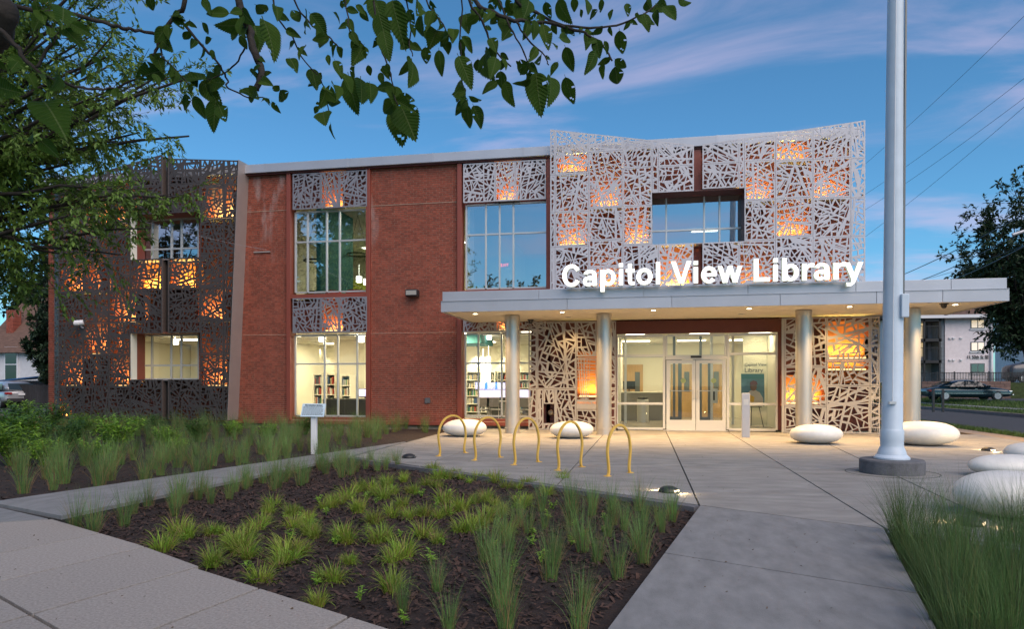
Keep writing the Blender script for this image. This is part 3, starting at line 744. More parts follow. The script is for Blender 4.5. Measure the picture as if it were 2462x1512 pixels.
# ------------------------------------------------------------------ canopy
YF = 18.1; CX0, CX1 = -5.3, 8.42; CZ0, CZ1 = 3.33, 3.88
cn_ = part('canopy')
lpart(MB().box(CX0 + .06, CX1 - .06, YF + .08, YW - .03, CZ0 + .02, CZ0 + .1), 'soffit', M['soffit'], cn_)
lpart(MB().box(CX0 + .2, CX1 - .2, YF + .3, YW - .03, CZ0 + .12, CZ1 - .04), 'canopy_roof', M['fascia'], cn_)
zmid = 3.62
def fascia_row(z0, z1, y, seams, nm):
    for a, c in zip(seams, seams[1:]):
        lpart(MB().box(a + .004, c - .004, y, y + .06, z0, z1), nm, M['fascia'], cn_, bevel=.005)
fascia_row(zmid + .006, CZ1, YF + .05, [CX0 + .03, -2.65, .05, 2.6, 5.1, 7.2, CX1 - .03], 'fascia_panel')
fascia_row(CZ0, zmid - .002, YF, [CX0, -1.9, .75, 3.35, 5.55, 7.0, CX1], 'fascia_panel')
lpart(MB().box(CX0 + .01, CX1 - .01, YF - .02, YF + .12, zmid - .004, zmid + .008), 'drip_strip', M['fascia'], cn_)
for x0, x1 in ((CX0, CX0 + .05), (CX1 - .05, CX1)):
    lpart(MB().box(x0, x1, YF + .061, YW - .05, CZ0, zmid - .004), 'fascia_side', M['fascia'], cn_)
    lpart(MB().box(x0 + (.03 if x0 < 0 else -.03), x1 + (.03 if x0 < 0 else -.03), YF + .112, YW - .05, zmid + .01, CZ1), 'fascia_side', M['fascia'], cn_)
for x in (-3.6, -1.02, 4.2, 6.81):
    cl = part('column'); 
    me = MB().lathe([(.205, .0), (.205, .16), (.212, .165), (.212, .175), (.205, .18), (.205, 3.2), (.212, 3.205), (.212, 3.33), (.2, 3.34)], k=48).mesh('column_shaft', M['column']); smooth_by_angle(me)
    o = link('column_shaft', me, cl); o.location = (x, 19.5, 0)
for i in range(6):
    x = -4.52 + 2.414 * i
    dl = lpart(MB().lathe([(.09, 0), (.09, -.012), (.065, -.014), (.06, 0)], k=24), 'downlight', M['frame'], cn_, smooth=True); dl.location = (x, 18.8, CZ0 + .02)
    lb = lpart(MB().lathe([(.0, 0), (.055, 0), (.05, .01), (.0, .01)], k=16), 'downlight_lens', M['warm_lamp'], cn_); lb.location = (x, 18.8, CZ0 + .006)
    light('downlight_lamp', 'SPOT', (x, 18.8, CZ0 - .02), 320, (1, .61, .24), cn_, spot_size=R(125), spot_blend=.7, shadow_soft_size=.05)
for x in (-2.1, .32, 2.74, 5.16, 7.55):        # second, inner row
    dl = lpart(MB().lathe([(.09, 0), (.09, -.012), (.065, -.014), (.06, 0)], k=24), 'downlight', M['frame'], cn_, smooth=True); dl.location = (x, 20.3, CZ0 + .02)
    light('downlight_lamp', 'SPOT', (x, 20.3, CZ0 - .02), 70, (1, .61, .24), cn_, spot_size=R(130), spot_blend=.8, shadow_soft_size=.06)
for x in (-3.6, 6.9):
    dc = lpart(MB().lathe([(.0, -.1), (.04, -.095), (.065, -.05), (.07, 0), (.1, .0), (.1, .02), (0, .02)], k=20), 'dome_camera', M['black'], cn_, smooth=True); dc.location = (x + .3, 18.55 if x > 0 else 20.9, CZ0)
# small things fixed to the wall
fl = part('flood_light'); p0 = onY(995, 707, YW)
lpart(MB().box(p0.x - .2, p0.x + .2, YW - .3, YW - .02, p0.z - .1, p0.z + .12), 'lamp_housing', M['black'], fl, bevel=.03)
lpart(MB().box(p0.x - .17, p0.x + .17, YW - .306, YW - .301, p0.z - .06, p0.z + .08), 'lamp_lens', mat('lens', (.35, .33, .3), .25), fl)
p0 = onY(1028, 963, YW); ob = lpart(MB().box(p0.x - .09, p0.x + .09, YW - .05, YW - .005, p0.z - .09, p0.z + .09), 'outlet_box', M['dark_concrete'], bevel=.01)
p0 = onY(634, 606, YW); lpart(MB().box(p0.x - .35, p0.x + .25, YW - .05, YW - .006, p0.z - .02, p0.z + .02), 'wall_bracket', M['fin'])
cmr = part('security_camera'); p0 = onY(200, 778, YS)
lpart(MB().tube([(p0.x, YS - .01, p0.z - .15), (p0.x, YS - .08, p0.z - .12), (p0.x, YS - .12, p0.z)], .03, 8), 'camera_arm', M['white'], cmr)
lpart(MB().tube([(p0.x + .1, YS - .1, p0.z + .03), (p0.x - .06, YS - .2, p0.z), (p0.x - .14, YS - .25, p0.z - .01)], [.09, .1, .09], 14), 'camera_body', M['white'], cmr)
lpart(MB().tube([(p0.x - .141, YS - .251, p0.z - .01), (p0.x - .16, YS - .262, p0.z - .012)], .06, 14), 'camera_lens', M['black'], cmr)
# ================================================================== interior of the library (seen through the glass)
IW = M['white_wall']
M['carpet'] = mat('carpet', (.16, .15, .14), .95, var=.2, scale=8)
M['tile'] = mat('lobby_tile', (.34, .32, .27), .25, var=.08, scale=3)
M['teal'] = mat('teal_paint', (.06, .26, .28), .7)
M['lime'] = mat('lime_paint', (.42, .48, .06), .7)
M['ceil'] = mat('ceiling_tile', (.74, .72, .62), .9)
M['wood'] = mat('maple_door', (.52, .33, .15), .5, var=.1, scale=4, stretch=(6, 6, .6))
M['charcoal'] = mat('charcoal_leather', (.035, .037, .036), .5)
M['screen_blue'] = lamp_mat('monitor_blue', (.03, .12, .8), .6)
M['chairgrey'] = mat('chair_grey', (.3, .29, .27), .5)
M['dark_grey'] = mat('door_dark', (.14, .15, .15), .4, metal=.3)
Y0 = YW + .31
def ipart(mb, name, m): return lpart(mb, name, m)
# ground floor hall
GX0, GX1 = XL + .3, en_x[0] - .12
ipart(MB().box(XL + .3, XR - .3, Y0, 37.9, .0, .06), 'ground_floor', M['carpet'])
ipart(MB().box(GX0, GX1, Y0, 31, 3.18, 3.26), 'hall_ceiling', M['ceil'])
ipart(MB().box(GX0, GX1, 31, 31.15, .06, 3.18), 'hall_rear_wall', IW)
ipart(MB().box(GX1 - .12, GX1, Y0, 31, .06, 3.18), 'hall_side_wall', IW)
ipart(MB().box(-14.9, -14.75, Y0, 31, .06, 3.18), 'hall_side_wall', IW)
ipart(MB().box(XL + .31, XL + .36, Y0, 31, .06, 3.17), 'hall_liner', IW)
ipart(MB().box(-12.2, -10.9, 26.4, 26.55, .06, 3.18), 'hall_partition', IW)
ipart(MB().box(-7.1, -5.6, 24.2, 26.2, 2.86, 3.17), 'ceiling_bulkhead', M['teal'])
ipart(MB().box(-3.6, -1.3, 25, 29.5, 2.9, 3.17), 'ceiling_bulkhead', M['teal'])
ipart(MB().box(-4.0, GX1 - .13, 29, 29.1, .06, 2.2), 'teal_partition', M['teal'])
# upper hall
ipart(MB().box(XL + .3, XR - .3, Y0, 37.9, 3.9, 4.2), 'upper_floor', M['carpet'])
ipart(MB().box(XL + .3, XR - .3, Y0, 37.9, 7.6, 7.7), 'upper_ceiling', M['ceil'])
ipart(MB().box(XL + .3, XR - .3, 33, 33.1, 4.2, 7.6), 'upper_rear_wall', IW)
ipart(MB().box(-10.75, -10.6, Y0, 24.6, 4.2, 7.6), 'upper_side_wall', M['teal'])
ipart(MB().box(-14.6, -14.4, Y0, 33, 4.2, 7.6), 'upper_side_wall', IW)
ipart(MB().box(-14.3, -8.6, 31.5, 31.6, 4.2, 6.4), 'upper_partition', M['lime'])
ipart(MB().add([(-6.4, 23, 7.58), (-6.2, 23, 7.58), (-9.6, 32.9, 5.6), (-9.8, 32.9, 5.6), (-6.4, 23, 7.3), (-6.2, 23, 7.3), (-9.6, 32.9, 5.3), (-9.8, 32.9, 5.3)], [(0, 1, 2, 3), (7, 6, 5, 4), (0, 4, 5, 1), (1, 5, 6, 2), (2, 6, 7, 3), (3, 7, 4, 0)]), 'ceiling_beam', M['ceil'])
ipart(MB().box(-5.6, -5.45, Y0 + .6, 33, 4.2, 7.6), 'upper_side_wall', IW)
# lobby
LX0, LX1 = en_x[0] - .1, en_x[1] + .1
ipart(MB().box(LX0, LX1, YW + .1, 29, .062, .07), 'lobby_floor', M['tile'])
ipart(MB().box(LX0 + .02, LX1, YD + .2, 29, 3.02, 3.1), 'lobby_ceiling', M['ceil'])
ipart(MB().box(LX0 + .02, LX0 + .14, YD + .5, 29, .07, 3.02), 'lobby_side_wall', IW)
ipart(MB().box(LX1 - .12, LX1, YD + .3, 29, .07, 3.02), 'lobby_side_wall', IW)
ipart(MB().box(LX0, LX1, 29, 29.1, .07, 3.02), 'lobby_rear_wall', IW)
# textured feature wall seen in the right sidelight, with its lettering
ipart(MB().box(xd(1500) + .1, LX1 - .13, 23.4, 23.5, .07, 3.02), 'feature_wall', mat('textured_wall', (.72, .70, .56), .85, bump=.9, bscale=18))
for i, (tx, sz) in enumerate((('Capitol View', .13), ('Library', .2))):
    o = link('wall_lettering', text_mesh('wall_lettering', tx, sz, M['dark_grey'], .004)); par(o); o.location = (xd(1500) + .14, 23.39, 1.98 - .2 * i); o.rotation_euler = (R(90), 0, 0)
# vestibule inner doors
vi = part('vestibule_partition'); YV = 24.2
for x in (xd(745), xd(1010), xd(1075), xd(1255), xd(1330), xd(1475)):
    lpart(MB().box(x - .04, x + .04, YV - .05, YV + .05, .07, 3.02), 'post', M['dark_grey'] if xd(1000) < x < xd(1300) else M['frame'], vi)
lpart(MB().box(xd(745), xd(1475), YV - .045, YV + .045, 2.3, 2.38), 'transom', M['frame'], vi)
for a, c in ((xd(1010), xd(1075) + .25), (xd(1255) - .25, xd(1330))):
    lpart(MB().box(a, a + .12, YV - .03, YV + .03, .07, 2.25).box(c - .12, c, YV - .03, YV + .03, .07, 2.25).box(a + .12, c - .12, YV - .028, YV + .028, .07, .3).box(a + .12, c - .12, YV - .028, YV + .028, 2.1, 2.25), 'inner_door', M['dark_grey'], vi)
wd = part('wooden_door')
for x in (xd(780), xd(1180), xd(1420)):
    lpart(MB().box(x - .42, x + .42, 28.9, 28.98, .07, 2.2), 'door_leaf', M['wood'], wd); lpart(MB().box(x + .1, x + .3, 28.88, 28.899, 1.1, 1.9), 'door_glass', M['dark_grey'], wd)
# ceiling lamps
def panel_lamp(x, y, z, w_, d_, power, col=(1, .84, .50)):
    lm = lpart(MB().box(x - w_ / 2, x + w_ / 2, y - d_ / 2, y + d_ / 2, z - .03, z - .004), 'ceiling_lamp', M['pendant'])
    light('ceiling_lamp_light', 'AREA', (x, y, z - .05), power * .7, col, lib, shape='RECTANGLE', size=w_, size_y=d_).matrix_parent_inverse = Matrix.Translation((7, -YW, 0))
for x in (-12.9, -9.6, -6.6, -3.4): 
    for y in (23.6, 28.4): panel_lamp(x, y, 3.18, 1.2, .5, 92)
panel_lamp(-17.5, 25, 3.18, 1.2, .6, 110)
for x in (-.2, 1.8, 3.6): panel_lamp(x, 22.7, 3.02, .6, .3, 10); panel_lamp(x, 26.5, 3.02, 1.0, .3, 30)
for x, y in ((-8.2, 24.0), (-10.2, 27), (-8, 29.5), (-12, 30)): panel_lamp(x, y, 7.6, .9, .3, 55)
panel_lamp(-2.5, 29, 7.6, 1.0, .5, 14); panel_lamp(2.5, 29, 7.6, 1.0, .5, 10); panel_lamp(-16, 29, 7.6, 1, .5, 8)
for u_, v_ in ((768, 835), (822, 838), (430, 838), (1140, 835), (1150, 838), (1215, 835)):      # wall washers on the rear wall
    q_ = onY(u_, v_, 30.4); lpart(MB().lathe([(.06, 0), (.07, .12), (.0, .13)], c=(q_.x, 30.4, 3.05), k=14), 'wall_washer', M['white']); light('wall_washer_lamp', 'SPOT', (q_.x, 30.4, 3.02), 60, (1, .88, .6), lib, rot=(R(28), 0, 0), spot_size=R(70), spot_blend=.6, shadow_soft_size=.05).matrix_parent_inverse = Matrix.Translation((7, -YW, 0))
for k in range(9): ipart(MB().box(GX0, GX1 - .13, 22.5 + k * .95, 22.53 + k * .95, 3.165, 3.179), 'ceiling_grid', M['frame'])
def pendant(x, y, z, r, h, label):
    o = MB().tube([(0, 0, h + .5), (0, 0, h)], .008, 6).lathe([(r * .9, 0), (r, .02), (r, h), (r * .9, h + .01)], k=16).build('pendant_lamp', M['pendant']); o.location = (x, y, z); tag(o, label, 'pendant lamp', 'pendant lamps inside the library')
pa = lambda u, v, Y: onY(u, v, Y)
for u, v, Y, r, h, lb in ((773, 815, 24.5, .1, .22, 'small white drum pendant lamp, leftmost in the window with the armchairs'),
                          (868, 815, 24.2, .12, .24, 'white drum pendant lamp beside the teal ceiling panel in the ground floor window'),
                          (1176, 810, 25, .09, .2, 'short white drum pendant lamp above the computer desks'),
                          (1161, 895, 26, .08, .8, 'tall tube pendant lamp hanging over the computer desks, the left of a pair'),
                          (1174, 888, 26, .08, .95, 'tall tube pendant lamp hanging over the computer desks, the right of a pair'),
                          (421, 822, 23.5, .12, .2, 'white pendant lamp seen through the lower window of the dark screen'),
                          (831, 660, 27, .12, .25, 'left hanging white lamp in the upper window left of the brick pier'),
                          (863, 672, 27, .12, .25, 'middle hanging white lamp in the upper window left of the brick pier'),
                          (880, 678, 28, .12, .25, 'right hanging white lamp in the upper window left of the brick pier')):
    p = pa(u, v, Y); pendant(p.x, p.y, p.z - h / 2, r, h, lb)
for u, v, lb in ((756, 627, 'dark ring shaped ceiling light behind the upper window, left one'), (860, 612, 'dark ring shaped ceiling light behind the upper window, right one')):
    p = pa(u, v, 24); q = [(p.x + .38 * math.cos(t), p.y + .38 * math.sin(t), p.z) for t in [2 * math.pi * k / 32 for k in range(33)]]
    o = MB().tube(q, .03, 6).tube([(p.x + .38, p.y, p.z), (p.x, p.y, 7.55)], .006, 4).tube([(p.x - .38, p.y, p.z), (p.x, p.y, 7.55)], .006, 4).build('ring_lamp', M['black']); tag(o, lb, 'ceiling lamp')
BOOKS = [mat('book_%d' % i, c, .7) for i, c in enumerate(((.3, .04, .03), (.04, .08, .2), (.05, .05, .05), (.45, .38, .25), (.06, .18, .09), (.5, .5, .48)))]
def bookshelf(x0, x1, y, h, label, depth=.5, rows=4, end=None):
    t = empty('bookshelf', ((x0 + x1) / 2, y, .06)); w_ = (x1 - x0) / 2
    MB().box(-w_, -w_ + .04, 0, depth, 0, h).build('side_panel', M['white_wall'], t); MB().box(w_ - .04, w_, 0, depth, 0, h).build('side_panel', M['white_wall'], t)
    MB().box(-w_ + .041, w_ - .041, depth - .03, depth, 0, h).build('back_panel', M['white_wall'], t)
    for r in range(rows + 1):
        z = .1 + (h - .14) * r / rows
        MB().box(-w_ + .041, w_ - .041, 0.01, depth - .031, z, z + .03).build('shelf', M['white_wall'], t)
    for bi in range(len(BOOKS)):
        mb = MB(); rn = random.Random(bi + int(x0 * 100))
        for r in range(rows):
            z = .131 + (h - .14) * r / rows; x = -w_ + .06; k = 0
            r2 = random.Random(r * 7 + int(x0 * 50))
            while x < w_ - .12:
                bw_ = r2.uniform(.025, .06); ci = r2.randrange(len(BOOKS)); hh = r2.uniform(.6, .85) * (h - .14) / rows; gap = r2.random() < .06
                if ci == bi and not gap: mb.box(x, x + bw_ - .004, .06, depth - .08, z, z + hh - .03)
                x += bw_
        if mb.v: tag(mb.build('books', BOOKS[bi], t), kind='stuff')
    tag(t, label, 'bookshelf')
pX = lambda u, Y: XY(u, Y)
bookshelf(pX(752, 26), pX(775, 26), 26, 1.75, 'white bookshelf end nearest the left mullion of the ground floor window', rows=4)
bookshelf(pX(783, 26), pX(806, 26), 26.0, 1.75, 'white bookshelf with dark books behind the armchairs, left of the tall white post', rows=4)
bookshelf(pX(818, 25.5), pX(842, 25.5), 25.5, 1.7, 'white bookshelf with a notice on its end behind the armchairs', rows=4)
bookshelf(pX(848, 29.5), pX(884, 29.5), 29.5, 1.8, 'low bookshelf filled with coloured books beside the blue monitor', rows=4)
bookshelf(pX(712, 30.3), pX(752, 30.3), 30.3, 2.0, 'tall rear bookshelf in the ground floor window, behind its left panes', rows=5)
bookshelf(pX(800, 30.3), pX(838, 30.3), 30.3, 2.0, 'tall rear bookshelf behind the white shelf ends', rows=5)
bookshelf(pX(1195, 30.3), pX(1290, 30.3), 30.3, 1.9, 'long rear bookshelf half hidden by the canopy column', rows=5)
bookshelf(pX(1120, 30), pX(1190, 30), 30, 1.9, 'long bookshelf along the rear wall behind the computer desks', rows=5)
for u, lb in ((815, 'wide dark armchair left of the pair behind the ground floor window'), (868, 'wide dark armchair right of the pair behind the ground floor window')):
    Y = 22.9; x = XY(u, Y); t = empty('armchair', (x, Y, .06))
    MB().box(-.42, .42, -.35, .35, .08, .42).build('seat', M['charcoal'], t, bevel=.05); MB().box(-.42, .42, -.42, -.22, .1, .85).build('backrest', M['charcoal'], t, bevel=.05)
    for s_ in (-1, 1): MB().box(s_ * .43 - .08, s_ * .43 + .08, -.35, .35, .08, .62).build('armrest', M['charcoal'], t, bevel=.04)
    tag(t, lb, 'armchair', 'armchairs in the reading room')
def monitor(u, v, Y, label, desk_z=None):
    p = onY(u, v, Y); t = empty('computer_monitor', (p.x, Y, p.z - .3))
    MB().box(-.26, .26, 0, .04, .1, .42).build('housing', M['black'], t, bevel=.008); MB().box(-.24, .24, -.004, -.001, .13, .4).build('display', M['screen_blue'], t)
    MB().box(-.03, .03, .01, .04, -.02, .1).build('stand', M['black'], t); MB().box(-.12, .12, -.06, .1, -.04, -.02).build('foot', M['black'], t)
    tag(t, label, 'monitor')
monitor(877, 942, 25, 'blue lit monitor at the right edge of the window with the armchairs')
for u, v, Y, lb in ((1168, 944, 24.6, 'blue lit monitor on the desk furthest from the canopy column'), (1180, 926, 26.5, 'blue lit monitor on the rear desk, left one'), (1199, 944, 24.6, 'blue lit monitor half hidden by the canopy column'),
                    (1157, 925, 26.5, 'pale lit monitor on the rear desk beside the teal partition'), (1258, 944, 24.6, 'blue lit monitor right of the canopy column'), (1205, 926, 26.5, 'blue lit monitor on the rear desk, right one')):
    monitor(u, v, Y, lb)
for Y, z, lb in ((24.5, .74, 'long white computer desk nearest the window'), (26.4, .9, 'long white computer desk behind the first row')):
    t = empty('desk', (-3.3, Y, .06)); MB().box(-2.1, 1.6, -.35, .45, z - .04, z).build('desktop', M['chairgrey'], t, bevel=.01)
    for x in (-1.9, -.6, .6, 1.4): MB().box(x - .25, x + .25, -.05, .3, 0, z - .041).build('pedestal', M['dark_grey'], t)
    tag(t, lb, 'desk')
def chair(x, y, rz, label):
    t = empty('chair', (x, y, .06), rz)
    MB().box(-.22, .22, -.22, .22, .43, .47).build('seat', M['chairgrey'], t, bevel=.015); MB().box(-.22, .22, -.24, -.2, .55, .88).build('backrest', M['chairgrey'], t, bevel=.015)
    for a in (-1, 1):
        for c in (-1, 1): MB().tube([(a * .2, c * .2, 0), (a * .19, c * .19, .43)], .013, 6).build('leg', M['frame'], t)
        MB().tube([(a * .2, -.21, .43), (a * .2, -.22, .86)], .013, 6).build('back_post', M['frame'], t)
    tag(t, label, 'chair', 'chairs at the computer desks')
for u, lb in ((1165, 'grey chair at the computer desk by the window, leftmost'), (1188, 'grey chair at the computer desk beside the canopy column'), (1262, 'grey chair at the computer desk right of the canopy column')):
    p = XY(u, 23.8); chair(p, 23.8, 0, lb)
# lobby furniture
p = onY(xd(0) and 1525, 990, 26.5)
t = empty('reception_counter', (XY(1530, 26), 26, .07)); MB().box(-1.2, 1.1, 0, .6, 0, 1.0).build('counter_body', M['chairgrey'], t); MB().box(-1.25, 1.15, -.05, .65, 1.0, 1.05).build('counter_top', M['white_wall'], t, bevel=.01); tag(t, 'pale reception counter behind the left sidelight of the entrance', 'counter')
t = empty('bin', (XY(1545, 24.9), 24.9, .07)); MB().lathe([(.2, 0), (.2, .78), (.18, .8)], k=24).build('bin_body', M['frame'], t, smooth=False); MB().lathe([(.18, .8), (.17, .86), (.02, .88)], k=24).build('lid', M['black'], t); tag(t, 'round steel bin standing in front of the reception counter', 'bin')
t = empty('desk_computer', (XY(1512, 26.2), 26.1, 1.13)); MB().box(-.22, .22, 0, .04, .08, .38).build('housing', M['black'], t); MB().box(-.1, .1, -.05, .1, 0, .02).build('foot', M['black'], t); MB().box(-.02, .02, 0, .03, .02, .08).build('stand', M['black'], t); tag(t, 'black computer screen on the reception counter', 'monitor')
t = empty('fire_cabinet', (XY(1716, 24.6), 24.6, 1.0)); MB().box(-.12, .12, 0, .12, -.25, .25).build('cabinet_body', M['frame'], t); MB().box(-.03, .03, -.004, 0, -.15, .15).build('cabinet_slot', M['black'], t); tag(t, 'steel wall cabinet seen through the right entrance door', 'cabinet')
ea = onY(1809, 1003, 22.5); ex, ey = ea.x, 22.5
t = empty('easel', (ex, ey, .07))
for a in ((-.32, 0), (.32, 0), (0, .35)): MB().tube([(a[0], a[1], 0), (a[0] * .12, .05, 1.35)], .013, 6).build('leg', M['black'], t)
MB().tube([(-.26, -.02, .62), (.26, -.02, .62)], .014, 6).build('crossbar', M['black'], t)
tag(t, 'black tripod easel behind the right sidelight', 'easel')
t = empty('poster', (ex, ey - .04, .72)); t.rotation_euler = (R(-4), 0, 0)
MB().box(-.34, .34, 0, .012, 0, 1.0).build('board', mat('poster_sky', (.10, .22, .28), .5, var=.3, scale=4), t)
MB().box(-.34, .34, -.004, -.001, .84, 1.0).build('title_band', mat('poster_band', (.05, .2, .22), .5), t)
MB().prismY([(-.2, 0), (.3, 0), (.3, .25), (.2, .42), (.08, .5), (-.08, .48), (-.22, .3)], -.004, -.001).build('printed_shirt', mat('poster_shirt', (.5, .47, .42), .6), t)
MB().prismY([(.02 + .1 * math.cos(k), .6 + .13 * math.sin(k)) for k in [2 * math.pi * i / 18 for i in range(18)]], -.006, -.0045).build('printed_face', mat('poster_face', (.22, .12, .08), .6), t)
MB().prismY([(-.09, .66), (.14, .66), (.12, .76), (.02, .79), (-.07, .75)], -.009, -.0065).build('printed_cap', mat('poster_cap', (.18, .03, .03), .6), t)
MB().prismY([(-.3, .18), (.02, .12), (.05, .28), (-.1, .36), (-.28, .32)], -.009, -.005).build('printed_glove', mat('poster_glove', (.6, .38, .04), .6), t)
tag(t, 'poster of a ball player with yellow glove standing on the easel', 'poster')
pc = onY(425, 890, 29); o = MB().box(-.28, .28, 0, .03, -.4, .4).build('wall_picture', mat('picture', (.6, .5, .3), .6, col2=(.5, .04, .02), scale=5)); o.location = (pc.x, 29, 1.6); tag(o, 'red and cream picture seen through the lower window of the dark screen', 'picture')
ipart(MB().box(-17.5, -14.9, 29.02, 29.06, .1, 3.1), 'hall_rear_wall', IW)
ipart(MB().box(-20.5, -14.9, 29.07, 29.2, .06, 3.18), 'hall_rear_wall', IW)
# coloured seats upstairs
for u, c, lb in ((757, (.35, .45, .04), 'lime green round seat behind the upper window left of the brick pier'), (797, (.45, .03, .04), 'red round seat behind the upper window left of the brick pier'), (772, (.25, .55, .65), 'pale blue round seat between the green and red ones upstairs'),
                 (855, (.45, .03, .04), 'wide red seat at the bottom of the upper window beside the right frame'), (1152, (.4, .5, .03), 'lime green round seat at the bottom of the tall window beside the silver screen')):
    x = XY(u, 22.6); o = MB().lathe([(.3, 0), (.34, .1), (.34, .35), (.28, .42), (.05, .44)], k=24).build('round_seat', mat('seat_cloth', c, .8), smooth=True); o.location = (x, 22.6, 4.2); tag(o, lb, 'seat')
es = empty('exit_sign', onY(1213, 637, 27)); MB().box(-.2, .2, 0, .04, -.1, .1).build('housing', M['white'], es)
o = link('lettering', text_mesh('lettering', 'EXIT', .16, M['exit'], .003, 'CENTER'), es, loc=(0, -.006, -.055)); o.rotation_euler = (R(90), 0, 0); tag(es, 'red lit EXIT sign behind the tall upper window', 'exit sign')

# ================================================================== illuminated sign on the canopy
def arc(cx, cy, ro, ri, a0, a1, n=22):
    """strip between two ellipses; ro / ri = (rx, ry)"""
    o = [(cx + ro[0] * math.cos(R(a0 + (a1 - a0) * i / n)), cy + ro[1] * math.sin(R(a0 + (a1 - a0) * i / n))) for i in range(n + 1)]
    q = [(cx + ri[0] * math.cos(R(a0 + (a1 - a0) * i / n)), cy + ri[1] * math.sin(R(a0 + (a1 - a0) * i / n))) for i in range(n + 1)]
    return [[q[i], o[i], o[i + 1], q[i + 1]] for i in range(n)]
def rc(x0, x1, y0, y1): return [[(x0, y0), (x1, y0), (x1, y1), (x0, y1)]]
def qd(*p): return [list(p)]
GL = {}
GL['C'] = (722, arc(368, 358, (322, 372), (178, 250), 32, 328, 36))
GL['a'] = (556, rc(352, 492, 0, 350) + arc(278, 350, (214, 180), (74, 74), 0, 100) + arc(268, 358, (222, 172), (84, 70), 98, 168) + arc(208, 150, (178, 162), (48, 62), 20, 330, 26) + qd((200, 212), (370, 235), (370, 330), (205, 310)))
GL['p'] = (611, rc(68, 206, -205, 519) + arc(328, 259, (246, 272), (104, 160), 0, 360, 34))
GL['b'] = (611, rc(68, 206, 0, 716) + arc(328, 259, (246, 272), (104, 160), 0, 360, 34))
GL['i'] = (278, rc(70, 208, 0, 519) + rc(70, 208, 590, 716))
GL['l'] = (278, rc(70, 208, 0, 716))
GL['t'] = (333, rc(92, 230, 140, 690) + rc(16, 314, 412, 519) + arc(238, 140, (146, 150), (8, 36), 180, 270, 10) + rc(236, 318, -8, 104))
GL['o'] = (611, arc(305, 259, (268, 272), (124, 158), 0, 360, 36))
GL['V'] = (667, qd((2, 716), (258, 0), (408, 0), (336, 150), (158, 716)) + qd((408, 0), (664, 716), (510, 716), (336, 150)))
GL['e'] = (556, arc(280, 259, (248, 272), (106, 160), 0, 322, 34) + rc(60, 520, 212, 305))
GL['w'] = (778, qd((4, 519), (160, 0), (300, 0), (144, 519)) + qd((160, 0), (300, 0), (456, 519), (324, 519)) + qd((324, 519), (480, 0), (616, 0), (456, 519)) + qd((480, 0), (616, 0), (774, 519), (636, 519)))
GL['L'] = (611, rc(76, 222, 0, 716) + rc(220, 574, 0, 124))
GL['r'] = (389, rc(66, 204, 0, 519) + arc(360, 300, (218, 232), (158, 110), 70, 180, 14))
GL['y'] = (556, qd((6, 519), (208, 0), (352, 0), (152, 519)) + qd((232, 0), (352, 0), (552, 519), (404, 519)) + qd((218, 20), (352, 0), (300, -130), (190, -110)) + qd((190, -110), (300, -130), (190, -212), (70, -212), (58, -104)))
sign = empty('illuminated_sign', (-2.02, YF - .12, CZ1 + .03))
tag(sign, 'large glowing white letters reading Capitol View Library on the canopy edge', 'sign')
txt = 'Capitol View Library'; adv = lambda ch: 278 if ch == ' ' else GL[ch][0]
total = sum(adv(c) for c in txt); S = 7.2 / (total - 60); x = -30
M['sign_side'] = mat('sign_return', (.55, .58, .50), .5, emis=(.9, 1, .7), es=.12)
for ch in txt:
    if ch != ' ':
        mb = MB(); fc = MB()
        for k, pl in enumerate(GL[ch][1]):
            pp = [((x + a) * S, b_ * S * 1.03) for a, b_ in pl]
            if sum(pp[i][0] * pp[(i + 1) % len(pp)][1] - pp[(i + 1) % len(pp)][0] * pp[i][1] for i in range(len(pp))) < 0: pp.reverse()
            mb.prismY(pp, -.046, .07); fc.prismY(pp, -.062, -.047)
        o = mb.build('letter', M['sign_side'], sign); fc.build('face', M['sign'], o)
    x += adv(ch)
rl = MB().box(.1, 7.05, .02, .06, -.06, -.025).build('mounting_rail', M['fascia'], sign)

